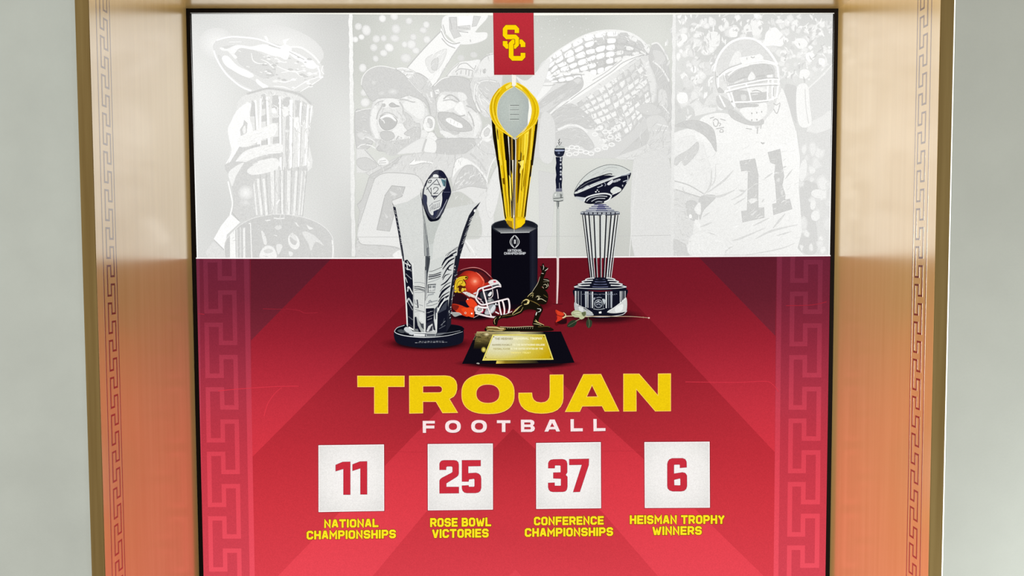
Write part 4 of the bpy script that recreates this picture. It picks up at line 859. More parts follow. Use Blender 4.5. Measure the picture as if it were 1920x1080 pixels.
# strap and face mask
h2 = Art('face_mask', hm, 'white face mask bars'); f = h2.frame(840, 500, 9.815)
f.P("262,470 340,460 430,500 520,540 510,585 430,555 330,520 290,490", (222, 220, 212)); f.P("335,480 400,478 425,520 400,560 345,530", (204, 206, 202)); f.L("345,480 332,520 400,560", 5, (90, 80, 80)); f.S("465,490 530,462 520,500 480,505", (214, 200, 200))
f.S("545,500 640,440 820,400 930,430 935,600 850,680 720,690 600,700 520,600", (20, 18, 30)); f.S("600,480 700,460 740,520 690,590 610,570", (52, 56, 64)); f.S("735,530 760,480 800,460 805,500 770,545", (226, 228, 228)); f.S("720,620 800,580 850,650 760,690 700,680", (110, 116, 118)); f.S("745,600 800,600 790,640 750,640", (150, 154, 152))
f.S("690,800 740,720 840,690 880,740 850,830 760,880 680,870", (150, 156, 160)); f.S("780,790 840,710 870,730 850,800 790,850", (214, 218, 220)); f.S("680,840 760,810 760,880 690,870", (186, 190, 194))
f.S("740,290 780,250 850,235 900,250 960,310 970,360 830,380 770,320", (226, 222, 220)); f.P("830,262 880,258 885,290 840,295", (190, 70, 90)); f.P("800,345 930,318 950,355 830,385", (110, 116, 120)); f.P("820,350 930,330 932,345 825,365", (40, 44, 52))
f.S("520,540 600,590 640,640 640,690 560,650 520,600", (60, 30, 40)); f.P("545,560 620,600 615,620 545,590", (232, 210, 214)); f.L("555,570 600,600", 10, (196, 60, 90)); f.LS("600,630 640,650 650,700", 12, (220, 210, 212))
f.S("485,780 520,725 610,730 650,800 600,850 510,840", (222, 218, 216)); f.E(575, 785, 44, 36, (90, 92, 96)); f.E(575, 785, 30, 24, (206, 206, 206)); f.LS("560,775 590,775 580,800 565,800", 6, (60, 60, 66)); f.P("625,830 655,815 640,850 615,850", (214, 60, 100))
MK = ("545,720 600,745 690,755 740,745", 36), ("640,395 660,480 700,620 725,720 760,820 795,910", 26), ("650,440 780,410 900,365 980,368", 24), ("820,330 640,385 560,425 540,500 515,580 550,640 600,690 660,700 800,665 980,620 1090,592", 28), ("1090,590 1115,610 1132,700 1130,780 1110,850", 30), ("1000,625 1025,700 1040,800 1030,890", 28), ("935,645 945,720 965,820 985,900", 28), ("870,830 940,868", 22), ("820,420 825,520 790,570 740,580", 12), ("900,420 915,500 925,590", 14), ("505,850 600,880 740,915 860,930 920,920", 32), ("1030,890 1120,850 1180,820", 10), ("470,940 560,895", 6)
for s_, w_ in MK: f.LS(s_, w_+7, (84, 40, 48))
for s_, w_ in MK: f.LS(s_, w_, (232, 222, 222))
for s_, w_ in MK[:10]: f.LS(s_, w_*.3, (250, 246, 246))
f.LS("1000,640 1030,800 1022,880", 7, (250, 220, 216)); f.E(880, 690, 14, 20, (240, 240, 240)); f.E(910, 700, 10, 10, (200, 200, 206))
# ================================================================== chrome faceted trophy
ch = Art('printed_chrome_trophy', None, 'tall chrome trophy with a football between fins'); NV = (18, 20, 34); SV = (214, 216, 214); WHT = (238, 240, 238); GR = (140, 144, 148)
c = ch.frame(720, 480, 6)
c.soft(500, 985, 560, 95, [(0, (24, 8, 14)), (.6, (40, 10, 16)), (.8, lambda x, y: SH(x, y)*.7), (1, SH)])
c.S("112,850 150,800 260,765 500,760 750,768 870,790 895,830 895,930 860,985 700,1020 500,1035 300,1020 160,985 118,930", NV)
c.S("120,840 200,790 330,770 700,770 880,800 890,840 780,885 600,908 400,910 220,890", (10, 12, 22)); c.LS("116,850 160,878 290,905 500,915 720,895 885,850", 8, (222, 226, 228), taper=(.7, 1.2, .3)); c.LS("116,848 150,806 230,780", 6, (200, 204, 206))
c.S("220,830 300,790 420,850 590,866 700,862 590,900 400,890 260,870", (88, 92, 98)); c.P("330,872 460,878 460,905 335,900", (224, 226, 226)); c.P("470,880 580,878 582,900 470,905", (180, 184, 186)); c.L("480,890 575,888", 12, (40, 44, 54)); c.S("150,840 200,825 230,860 190,865", (70, 74, 80)); c.LS("600,880 720,865 860,840", 7, (120, 124, 130)); c.P("280,865 325,872 325,890 285,882", (190, 194, 196))
for y, x0, x1, n_ in ((958, 395, 680, 9), (972, 350, 720, 11)):
    for i in range(n_): xa = x0+(x1-x0)*i/n_; c.L([(xa, y+4-i*.6), (xa+(x1-x0)/n_*.75, y+4-i*.6)], 5, (120, 124, 132) if i % 3 else (180, 182, 186))
# fins from the base up to the tips (frame J for the upper half)
JK = lambda s: [((720+x/5.4-720)*6, (300+y/5.4-480)*6) for x, y in pp(s)]
c.P(JK("90,460 105,470 190,870 205,1000")+[(205, 20), (215, 120), (245, 420), (262, 700), (270, 800), (335, 860), (590, 862), (660, 830), (740, 780), (760, 560), (800, 200), (860, -10)]+JK("760,1000 850,700 925,490 960,440 905,490 700,820 560,560 470,620 400,480 385,380 385,330 240,420"), (212, 214, 211))
c.P(JK("385,320 600,500 970,430 905,500 780,960 600,1080 460,1080 405,700"), (214, 216, 213)); c.P(JK("400,500 500,620 590,570 520,750 470,980 440,1000"), (192, 196, 192)); c.P(JK("440,860 500,850 490,1000 470,1010"), (202, 206, 203))
c.L(JK("85,440 105,475"), 4, NV); c.P(JK("90,470 118,478 132,560 158,700 180,830 200,960 206,1030 190,1020 165,870 140,720 110,560"), (46, 48, 58))
for i in range(18):
    t = i/17; x = 104+t*74; y = 490+t*360; c.L(JK("%f,%f %f,%f" % (x-2, y, x+9, y+12)), 5, rnd.choice(((206, 208, 208), (150, 152, 156), (20, 22, 34))))
c.L(JK("165,880 200,1080"), 8, (176, 180, 180)); c.L(JK("168,860 190,1000"), 3, NV)
c.L(JK("372,330 385,430 400,600 405,800 415,1080"), 6, (70, 74, 84)); c.P(JK("395,480 402,560 430,720 460,900 468,1080 418,1080 405,800"), (164, 168, 166))
for s_ in ("410,640 425,800 440,1080", "405,560 440,780 455,1000", "430,760 450,900"): c.L(JK(s_), 4, (74, 78, 86))
c.P(JK("430,900 445,880 450,960 432,1000"), (110, 114, 118))
c.P(JK("975,425 935,490 920,530 870,640 815,830 770,980 740,1080 708,1080 740,920 800,720 860,560 905,490"), (30, 32, 44)); c.L(JK("975,425 935,495"), 3, NV); c.P(JK("908,510 925,495 928,520 912,530"), (240, 240, 238))
for i in range(24):
    t = i/23; x = 895-t*160; y = 560+t*490; c.L(JK("%f,%f %f,%f" % (x-18, y+16, x+14, y-14)), rnd.uniform(2.5, 5.5), rnd.choice(((186, 190, 192), (120, 124, 130), (16, 18, 30), (210, 212, 212))))
c.P(JK("750,865 700,890 640,950 605,1040 600,1080 712,1080 740,960"), (206, 208, 207))
for s_, w_ in (("748,880 690,920 640,975 612,1060", 6), ("735,930 680,960 640,1000 615,1060", 14), ("730,980 690,985 650,1020 640,1080", 9), ("700,1050 670,1040 650,1080", 9), ("740,900 640,950 608,1010", 4)): c.LS([tuple(v) for v in JK(s_)], w_, NV)
# ball
c.P([tuple(v) for v in catmull(JK("500,115 555,100 600,118 640,180 665,260 680,330 650,410 600,530 560,585 505,618 460,605 410,500 388,440 385,380 395,300 430,210"))], (62, 64, 78))
c.P([tuple(v) for v in catmull(JK("430,240 470,180 530,170 590,210 625,260 590,330 590,400 570,480 520,520 490,560 455,520 430,420 405,360 410,290"))], (214, 216, 214))
c.P([tuple(v) for v in catmull(JK("560,105 600,118 640,180 668,260 678,330 640,410 580,500 590,400 590,330 630,270 600,190 555,150"))], (26, 28, 50)); c.P([tuple(v) for v in catmull(JK("500,150 530,145 552,160 545,178 500,172"))], (230, 232, 230))
c.L(JK("500,120 560,102 600,120 642,185 678,325 600,530 560,585 505,618 460,605 405,490 386,400 396,300 430,212 500,120"), 5, NV); c.P([tuple(v) for v in catmull(JK("400,350 435,370 430,460 400,420"))], (54, 58, 80)); c.P([tuple(v) for v in catmull(JK("395,460 450,560 500,600 570,570 600,520 560,600 500,622 450,605"))], (14, 16, 30))
c.P(JK("425,270 450,190 630,185 625,260 605,300 510,400"), (220, 222, 220)); c.L(JK("435,275 510,398 605,298"), 7, NV); c.L(JK("420,270 445,195 480,180 590,178 632,200 628,260"), 6, NV); c.P(JK("575,190 628,205 622,270 600,265"), (90, 130, 140))
for s_ in ("445,230 460,205 480,205 472,228 450,232", "430,300 535,195 575,275", "500,245 560,250", "600,215 620,225 612,262"): c.L(JK(s_), 8, (64, 66, 76))
c.L(JK("475,280 480,340"), 7, (54, 56, 66)); c.L(JK("468,295 478,282"), 5, (54, 56, 66)); c.L([tuple(v) for v in catmull(JK("500,300 510,280 540,278 548,298 520,330 500,340 550,336"), False)], 7, (54, 56, 66)); c.P(JK("470,360 550,358 535,372 505,385 488,372"), (70, 72, 84))
for s_ in ("500,430 570,408", "505,450 505,500", "520,445 522,490", "540,438 540,482", "560,430 558,470", "500,500 565,470", "460,470 490,435 492,500", "470,480 468,520", "485,470 484,510"): c.L(JK(s_), 4.5, (78, 80, 92))
c.P(JK("500,520 545,500 530,560 500,590"), (40, 44, 70)); c.L(JK("640,400 560,560 530,590"), 5, (196, 198, 206)); c.L(JK("610,460 545,570"), 4, (160, 164, 178)); c.L(JK("600,325 670,325"), 3, (120, 124, 150))
# lower body facets (frame K)
c.frame(720, 480, 6)
c.P("205,0 225,150 250,450 268,800 255,780 238,450 214,150 198,0", (232, 232, 230)); c.P("232,50 262,40 310,100 325,300 332,860 300,830 270,800 262,600 240,300 230,100", NV)
for s_, w_, c_ in (("235,80 300,110", 12, SV), ("240,130 310,170", 10, GR), ("245,200 310,260", 8, GR), ("260,60 290,120", 8, SV), ("255,90 270,160", 7, WHT), ("250,150 300,150", 6, WHT), ("265,400 280,350 325,430", 12, SV), ("260,520 280,480 325,560", 16, (190, 194, 194)), ("270,520 322,610", 8, GR), ("262,360 275,340", 8, WHT), ("275,680 325,720", 10, (90, 94, 100)), ("272,760 325,800", 8, (60, 62, 70)), ("242,240 262,300", 6, WHT), ("280,800 330,830", 16, WHT)): c.LS(s_, w_, c_)
c.P("320,0 465,0 465,860 338,858 330,300", (210, 212, 209)); c.L("325,80 332,300 336,858", 5, WHT); c.L("332,330 338,858", 4, (40, 42, 52))
for s_, w_, c_ in (("338,300 400,296 460,310", 5, GR), ("340,345 390,345 460,362", 9, NV), ("340,362 400,368 460,385", 10, (84, 88, 94)), ("345,385 400,380 460,400", 6, NV), ("345,410 460,408", 5, GR), ("345,490 350,540", 8, GR), ("372,490 384,580", 14, (70, 72, 80)), ("352,540 382,545", 8, (120, 124, 128)), ("350,575 388,585", 6, (90, 94, 100)), ("395,548 440,560", 6, GR), ("350,600 400,615 455,630", 6, (110, 114, 118)), ("345,630 420,620 455,640", 4, GR)): c.LS(s_, w_, c_)
c.P("345,680 375,690 400,740 445,830 460,858 340,856", (170, 174, 172)); c.P("345,690 362,680 380,780 420,858 345,850", NV); c.P("395,730 420,760 445,760 450,830 420,800", (70, 74, 80)); c.P("350,820 380,820 390,850 350,850", (120, 124, 126)); c.P("400,640 450,640 450,750 400,720", (222, 224, 222))
c.P("465,0 520,0 515,60 495,180 470,520 462,860 458,500", (84, 88, 92)); c.P("480,0 520,30 500,180 478,200", (60, 64, 70)); c.L("470,160 462,860", 6, WHT); c.L("462,120 464,500", 4, NV)
c.P("495,190 520,60 660,0 690,0 640,200 610,480 585,862 470,858 475,520", (208, 211, 208))
for s_, w_, c_ in (("505,175 560,165 660,120", 5, NV), ("505,215 560,210 650,180", 9, NV), ("500,235 560,228 640,205", 14, (60, 62, 70)), ("500,262 560,250 640,228", 9, NV), ("490,300 560,280 630,250", 5, GR), ("490,325 585,318", 10, (54, 58, 66)), ("500,350 580,345", 26, (130, 134, 136)), ("505,390 570,385", 14, (170, 172, 172)), ("495,330 495,410", 8, NV), ("540,330 538,390", 10, SV), ("580,325 570,390", 6, GR), ("485,410 575,410", 7, (80, 84, 90)), ("490,440 560,430", 16, (170, 174, 174)), ("480,480 500,440 560,420", 5, GR), ("475,545 520,520 560,510 605,500", 10, GR), ("475,560 540,555 605,530", 6, (100, 104, 108)), ("500,520 520,500 540,525", 12, GR)): c.LS(s_, w_, c_)
c.P("470,590 565,585 560,720 470,760", NV); c.P("470,760 560,720 585,862 466,858", (40, 42, 54)); c.P("565,600 600,560 590,700 575,720", (70, 74, 84)); c.P("475,850 500,790 545,760 555,830 580,840 580,858", (206, 208, 208)); c.P("500,850 530,790 548,780 545,840", (60, 62, 72))
for s_ in ("480,640 550,620", "485,690 560,660", "500,640 530,620", "490,720 540,700"): c.L(s_, 5, (150, 154, 158))
c.P("690,0 790,0 800,60 760,250 725,500 700,862 588,862 612,480 640,200", (206, 208, 206))
for s_, w_ in (("780,-10 700,30 650,110", 20), ("800,20 730,60 660,150", 16), ("790,80 740,110 700,160 655,250", 14), ("740,100 720,150 760,160", 12), ("660,270 690,220 740,200", 10), ("640,330 700,290 770,200", 14), ("630,400 690,330 760,290", 9), ("620,470 660,400 750,330", 22), ("610,520 660,450 740,400", 12), ("605,580 650,500 735,440", 24), ("620,600 680,520 730,490", 14)): c.LS(s_, w_, NV, taper=(.6, 1.2, .5))
c.P("602,640 660,540 725,490 705,862 590,862", NV); c.P("600,650 660,560 715,500 700,600", (60, 64, 76))
for s_, w_, c_ in (("610,610 660,520 690,470", 8, WHT), ("640,780 690,730", 6, GR), ("620,820 690,780", 6, (100, 104, 112)), ("590,640 588,860", 7, WHT), ("650,800 680,700", 5, (70, 74, 84)), ("600,660 594,860", 4, SV)): c.LS(s_, w_, c_)
c.P("800,0 862,-20 835,120 800,260 770,420 760,560 755,770 700,862 712,640 740,420 775,200", (28, 30, 42)); c.L("800,0 762,250 726,500", 6, SV)
for _ in range(26):
    t = rnd.random(); y = 30+t*690; x = 815-t*75+rnd.uniform(-25, 22); c.L([(x, y), (x+rnd.uniform(4, 14), y-rnd.uniform(8, 22))], rnd.uniform(4, 9), rnd.choice((WHT, GR, SV, (90, 94, 100))))
c.P("338,856 590,862 590,872 335,866", WHT); c.L("270,800 336,862", 5, WHT); c.S("225,820 262,800 335,860 335,880 260,860", (200, 204, 206))
# ================================================================== bronze running figure on plaque base
st = Art('printed_bronze_trophy', None, 'bronze running figure on a black base with brass plaque'); BZ = (20, 17, 10); HI = (214, 196, 132); HB = (120, 100, 50)
s = st.frame(850, 580, 8)
s.soft(960, 810, 960, 90, [(0, (18, 6, 12)), (.7, (40, 10, 16)), (1, SH)])
s.P("352,335 1615,332 1818,800 1640,812 130,818", (12, 11, 20))
s.G("352,335 820,335 640,600 300,600", (0, 335), (0, 600), [(0, (168, 152, 104)), (.35, (110, 96, 54)), (.75, (48, 40, 20)), (1, (12, 11, 18))]); s.G("640,338 1350,336 1360,378 630,378", (640, 0), (1350, 0), [(0, (150, 140, 96)), (.5, (196, 186, 136)), (1, (40, 38, 34))])
for _ in range(60):
    x, y = rnd.uniform(300, 560), rnd.uniform(360, 520); s.L([(x, y), (x+rnd.uniform(20, 80), y+rnd.uniform(-3, 6))], rnd.uniform(3, 7), rnd.choice(((64, 54, 28), (130, 114, 66), (30, 26, 14))))
s.soft(455, 605, 40, 46, [(0, (236, 226, 130)), (.5, (200, 184, 80)), (1, (40, 34, 16))], n=14); s.soft(500, 375, 46, 30, [(0, (226, 214, 170)), (1, (130, 112, 64))], n=12); s.S("345,812 370,800 395,812 380,822", (170, 168, 160))
s.G("650,772 1250,765 1280,805 640,815", (650, 0), (1280, 0), [(0, (226, 200, 90)), (.2, (140, 116, 30)), (.6, (90, 80, 40)), (1, (30, 26, 24))]); s.L("352,336 1000,332", 4, (190, 176, 130)); s.L("300,460 355,338", 4, (150, 140, 110))
plq = Art('plaque', st, 'brass plaque with engraved lines'); v = plq.frame(850, 580, 8)
v.P("590,378 1375,376 1503,755 434,768", (236, 224, 110)); v.L("602,392 1365,390 1482,742 458,752 602,392", 4, (140, 112, 14))
v.frame(850, 580, 8); mesh_fill(v, "604,396 1362,392 1478,738 462,748", radial(850+650/8, 580+440/8, 105, 60, [(0, (226, 224, 206)), (.45, (218, 212, 160)), (.7, (208, 190, 70)), (1, (196, 164, 14)), (1.5, (170, 136, 8))]), 5, smooth=False)
for x, y in ((607, 413), (1358, 410), (487, 720), (1456, 718)): v.E(x, y, 8, 8, (50, 40, 10), n=8)
PI_, PD = (246, 240, 200), (150, 140, 96)
text(v, 'THE HEISMAN', 622, 890, 425, 458, 1.4, PD); text(v, 'MEMORIAL TROPHY', 905, 1332, 421, 455, 1.6, PI_); text(v, 'AWARDED ANNUALLY', 580, 880, 520, 545, 1.4, PD); text(v, 'TO THE OUTSTANDING COLLEGE', 892, 1372, 518, 545, 1.5, PI_)
text(v, 'FOOTBALL PLAYER', 600, 850, 580, 606, 1.4, (170, 156, 90)); text(v, 'IN THE UNITED STATES BY THE', 862, 1345, 577, 604, 1.5, PI_); text(v, 'TROPHY TRUST', 860, 1165, 638, 664, 1.5, (240, 224, 130))
s.S("495,330 500,258 560,250 620,262 700,255 850,262 1100,252 1200,250 1400,250 1450,265 1472,325 900,330", BZ); s.S("500,262 620,258 720,265 790,290 740,325 620,315 560,325 500,300", HB); s.LS("510,265 640,270 700,290 760,290", 14, (222, 204, 150)); s.LS("700,262 900,268 1100,258 1200,258", 8, (206, 190, 150)); s.LS("500,320 560,310 640,322 740,318", 9, HI); s.LS("1270,262 1400,255 1450,270", 6, HB)
for x in range(820, 1200, 34): s.L([(x, 275), (x-8, 290)], 5, (190, 176, 140))
# generic runner
rn = Art('runner', st, 'dark bronze running player with raised arm'); r = rn.frame(840, 480, 7.714)
r.S("1330,140 1355,150 1362,115 1385,110 1395,150 1420,160 1445,172 1425,215 1410,260 1385,320 1370,400 1350,450 1300,470 1210,540 1190,560 1250,470 1300,380 1335,280 1355,230 1345,190", BZ)
r.S("1365,345 1400,322 1450,330 1468,375 1460,430 1430,485 1390,490 1360,450 1355,400", BZ); r.S("1200,530 1300,440 1400,490 1440,540 1450,610 1420,690 1360,700 1290,680 1220,700 1140,700 1060,700 1100,620 1150,580", BZ)
r.S("1060,700 1120,610 1200,640 1280,660 1360,740 1370,790 1340,850 1310,930 1330,980 1395,1000 1340,1015 1230,1005 1225,960 1240,900 1265,820 1270,790 1180,770 1100,790 1060,830 960,870 860,900 790,900 730,930 710,1000 680,1005 650,970 665,900 710,865 800,850 900,830 980,780 1040,730", BZ)
for s_, w_, c_ in (("1090,650 1130,630 1170,650 1150,690 1100,700", 20, HI), ("1180,640 1230,660 1290,690 1330,720", 12, HB), ("1150,660 1165,690", 24, (232, 220, 150)), ("1070,710 1010,750 960,800 930,850", 8, HI), ("1085,740 1050,800 990,830 940,855", 8, (190, 172, 110)), ("1040,730 985,790 930,830", 7, (226, 212, 150)), ("780,880 850,860 930,855", 8, HB), ("700,890 670,930 680,985", 7, HI), ("760,870 740,900", 9, (190, 176, 120)), ("1290,760 1340,770 1330,800 1300,810", 12, (206, 206, 200)), ("1285,810 1270,860", 16, (226, 224, 216)), ("1250,940 1300,960 1390,1000", 12, HI), ("1235,980 1290,985 1350,1005", 9, (200, 190, 140)), ("1265,920 1290,950", 9, HI),
                   ("1280,580 1320,600 1300,630 1350,620 1420,660", 12, (206, 196, 160)), ("1270,600 1300,575 1340,590", 8, (170, 160, 120)), ("1380,560 1440,600", 7, HB), ("1380,340 1440,350 1465,365", 8, (206, 200, 180)), ("1375,375 1455,370", 5, (150, 140, 110)), ("1380,420 1410,410 1435,440 1410,460", 9, (200, 190, 160)), ("1440,395 1455,440", 7, (214, 206, 176)), ("1365,440 1385,470", 8, (190, 180, 150)), ("1195,555 1250,470 1300,390 1330,300", 7, (196, 188, 160)), ("1350,250 1385,255", 9, (200, 196, 180)), ("1375,130 1385,165 1375,200", 8, (214, 212, 204)), ("1400,215 1430,195 1447,175", 9, (226, 222, 210)), ("1150,590 1200,540 1240,540", 9, HI), ("1190,580 1230,560 1220,600", 9, (180, 166, 110)), ("1060,690 1090,640", 6, (176, 160, 110))): r.LS(s_, w_, c_, taper=(.5, 1, .5))
# ================================================================== sword
sw = Art('printed_sword', None, 'slim upright sword with dark ribbed grip'); w_ = sw.frame(1020, 250, 5.4)
w_.P("132,690 152,690 150,1080 151,1270 149,1500 134,1720 124,1720 128,1300", (208, 212, 206)); w_.L("132,760 132,1250", 3, (50, 54, 58)); w_.L("150,760 150,1250", 2.5, (110, 114, 116)); w_.P("126,1265 152,1265 150,1480 138,1724 124,1724 128,1400", (226, 206, 204)); w_.L("128,1270 128,1500 128,1720", 3, (120, 60, 66)); w_.LS("90,1727 135,1730 188,1726", 5, (60, 14, 22))
w_.S("125,690 155,690 148,750 140,768 128,740", (150, 154, 152)); w_.L("145,695 148,745", 6, (40, 44, 50)); w_.S("92,680 92,620 110,595 150,588 190,598 196,640 196,680 150,690", (186, 190, 186)); w_.LS("94,660 150,655 194,650", 6, (60, 64, 66)); w_.LS("96,684 150,688 194,680", 7, (34, 36, 42)); w_.P("105,620 125,610 120,645", (230, 232, 228)); w_.P("160,610 185,620 180,650 165,650", (120, 124, 122))
w_.P("118,240 188,240 182,300 188,350 180,400 186,460 180,520 184,590 120,590 122,540 116,470 124,420 116,350 124,300", (22, 26, 46))
for y in (245, 270, 310, 345, 385, 415, 460): w_.S([(160, y), (172, y-8), (178, y+8), (165, y+14)], (190, 194, 202))
w_.P("120,560 182,555 182,588 120,590", (110, 112, 130)); w_.L("155,500 158,570", 6, (150, 154, 164)); w_.S("106,170 125,135 160,128 200,140 212,170 200,215 180,235 130,235 108,210", (30, 34, 52)); w_.S("112,150 130,128 160,122 196,130 208,152 160,160", (196, 200, 196)); w_.L("106,157 212,156", 7, (18, 20, 32)); w_.S("112,168 150,165 206,168 196,180 120,182", (160, 170, 196)); w_.E(150, 200, 12, 10, (96, 104, 130)); w_.LS("155,125 150,100 158,90 150,75 160,55", 6, (30, 32, 36)); w_.LS("165,120 172,100 180,90", 5, (50, 52, 56)); w_.LS("150,100 140,92", 5, (60, 62, 66)); w_.LS("125,140 135,120", 4, (80, 84, 86))
# ================================================================== silver football trophy
sv = Art('printed_silver_trophy', None, 'silver football trophy on fluted stem and round base'); k = sv.frame(1020, 430, 5.4)
k.soft(600, 880, 430, 90, [(0, (30, 8, 16)), (.6, (60, 14, 22)), (1, SH)])
k.frame(1020, 250, 5.4)
FBL = "303,620 320,560 370,480 440,410 520,360 600,328 680,317 780,332 872,380 874,430 840,500 780,590 700,650 620,690 520,705 420,690 340,665"
k.S(FBL, (208, 212, 208)); k.S("303,622 322,570 400,500 520,445 640,425 730,430 870,395 872,440 838,505 780,590 700,650 620,690 520,705 400,688 330,655", (20, 22, 40))
k.LS("303,620 320,560 370,480 440,410 520,360 600,328 680,317 780,332 872,380", 5, (90, 94, 96)); k.S("310,610 340,580 520,500 700,440 868,388 870,402 720,455 560,515 360,600", (214, 218, 216)); k.LS("380,570 440,530 470,540", 9, (150, 154, 160)); k.LS("480,530 600,480 660,460", 5, (150, 156, 166)); k.LS("400,500 520,450 650,412 690,415", 9, NV); k.LS("350,560 450,495 560,455", 6, (110, 114, 118)); k.LS("330,590 370,540 360,520", 7, (60, 62, 72))
k.LS("600,370 660,345 740,350", 5, (170, 174, 172)); k.LS("560,420 640,380 700,385", 4, (176, 180, 178)); k.LS("480,430 560,390", 4, (180, 184, 180))
k.S("640,510 690,470 700,490 660,525", (220, 222, 224)); k.S("700,480 760,460 775,470 740,490 700,497", (206, 210, 214))
for x in (700, 716, 732, 750): k.L([(x, 492), (x+10, 465)], 5, (40, 44, 60))
k.LS("800,490 840,475", 9, (190, 196, 204)); k.LS("780,430 840,420 870,410", 9, (160, 166, 176)); k.LS("848,430 850,470 835,500", 8, (200, 204, 208)); k.S("672,580 720,540 780,560 770,590 700,610", (216, 220, 216)); k.LS("690,620 740,600", 7, WHT); k.LS("540,550 590,530 580,520", 7, (190, 196, 204)); k.E(525, 592, 9, 7, WHT, n=8); k.E(540, 575, 7, 6, WHT, n=8); k.E(555, 590, 6, 5, WHT, n=8); k.LS("610,500 625,520 615,535", 6, (150, 156, 170)); k.E(796, 530, 6, 10, (180, 184, 190), n=8)
k.S("320,640 420,650 480,640 410,690 350,670", (196, 200, 202)); k.E(545, 660, 145, 48, NV, rot=-12); k.LS("405,690 430,650 520,620 620,610 680,630 660,670", 14, (224, 228, 228)); k.LS("430,690 470,655 560,635 640,640", 9, (190, 194, 198)); k.LS("480,690 540,660 620,660", 7, (200, 204, 208)); k.LS("560,700 620,690 660,670", 10, WHT)
k.S("510,715 530,680 600,680 605,705 560,715", (40, 42, 56)); k.LS("520,700 550,690 590,695", 7, (190, 194, 198))
for y, hw, c_ in ((727, 70, (60, 58, 110)), (745, 95, (44, 44, 96)), (764, 120, (52, 54, 100)), (783, 150, (90, 96, 120))): k.P([(570-hw+5, y-9), (570+hw-12, y-9), (570+hw, y+9), (570-hw, y+9)], c_); k.L([(570-hw, y+8), (570+hw, y+8)], 4, (224, 226, 228)); k.L([(570-hw, y+2), (570-hw*.3, y+2)], 6, (196, 200, 204)); k.L([(570+hw*.5, y+2), (570+hw, y+2)], 5, (196, 200, 204))
k.S("370,805 400,788 570,795 740,788 768,815 740,825 570,834 390,826", (120, 126, 136)); k.LS("372,820 480,828 570,832 680,828 765,818", 6, (24, 26, 36)); k.LS("375,800 480,806 570,810 680,806 760,800", 5, (220, 222, 224)); 
for x in range(400, 760, 45): k.P([(x, 800), (x+12, 800), (x+12, 822), (x, 822)], (30, 32, 46))
k.frame(1020, 430, 5.4)
TOPX = (390, 415, 455, 505, 568, 632, 680, 720, 748); BOTX = (470, 485, 505, 532, 570, 602, 625, 645, 668)
k.P("490,-140 545,-140 555,290 500,290", (212, 215, 211)); k.P("586,-150 620,-150 607,290 586,290", (212, 215, 211))
for i, (a_, b_) in enumerate(zip(TOPX, BOTX)):
    k.L([(a_+11, -140), (b_+10, 500)], 7, (206, 210, 210)); k.L([(a_, -145), (b_, 505)], 13 if i not in (0, 8) else 9, (16, 18, 26))
for a_, b_ in ((400, 476), (440, 500), (735, 660), (700, 640)): k.L([(a_, -140), (b_, 500)], 4, (236, 238, 238))
for x0 in range(480, 670, 30): k.P([(x0, 495), (x0+16, 495), (x0+18, 515), (x0-2, 515)], (220, 222, 224))
k.S("305,590 320,565 420,545 570,540 720,545 820,565 835,590 800,610 570,620 340,610", (20, 22, 36))
for y, hw in ((508, 152), (530, 188), (556, 226), (582, 265)):
    k.S([(570-hw, y), (570-hw*.9, y-14), (570-hw*.4, y-20), (570, y-22), (570+hw*.4, y-20), (570+hw*.9, y-14), (570+hw, y), (570+hw*.7, y+14), (570, y+22), (570-hw*.7, y+14)], NV)
    k.LS([(570-hw, y+2), (570-hw*.8, y-10), (570-hw*.4, y-15)], 10, (220, 222, 222)); k.LS([(570+hw*.4, y-15), (570+hw*.8, y-10), (570+hw, y+2)], 10, (222, 224, 224)); k.LS([(570-hw, y+2), (570-hw*.7, y+14), (570, y+20), (570+hw*.7, y+14), (570+hw, y+2)], 5, (232, 234, 234)); k.LS([(570-hw*.3, y), (570, y+4), (570+hw*.3, y)], 6, (110, 116, 150))
k.P(catmull(pp("310,605 570,632 832,603 832,700 838,825 800,855 700,875 570,882 430,872 340,850 310,820 308,700")), (16, 18, 32))
for x, w2, c_ in ((318, 9, WHT), (332, 7, (150, 154, 160)), (350, 6, (200, 204, 206)), (376, 10, (120, 124, 132)), (425, 22, (170, 176, 182)), (445, 8, (230, 232, 232)), (470, 8, (100, 106, 116)), (490, 16, (206, 210, 212)), (630, 16, (214, 218, 220)), (655, 9, (120, 126, 134)), (682, 22, (164, 170, 178)), (772, 9, (220, 222, 222)), (788, 8, (206, 208, 210)), (805, 8, (110, 116, 124)), (822, 7, (200, 204, 206))): k.L([(x, 622+10*math.cos((x-570)/180)), (x, 770+30*math.cos((x-570)/200))], w2, c_, taper=(1, .7))
k.S("308,740 345,760 400,800 480,840 500,870 430,868 345,845 312,815", (180, 184, 184)); k.P("350,770 400,795 395,840 355,820", (214, 216, 214)); k.S("832,690 760,760 700,795 640,835 700,850 800,840 838,815", (206, 208, 206)); k.S("720,800 760,770 800,760 790,820 730,840", (228, 230, 228)); k.LS("345,770 440,805 500,850", 9, NV); k.LS("330,760 420,800 490,845", 4, WHT); k.LS("640,840 720,785 830,700", 5, WHT)
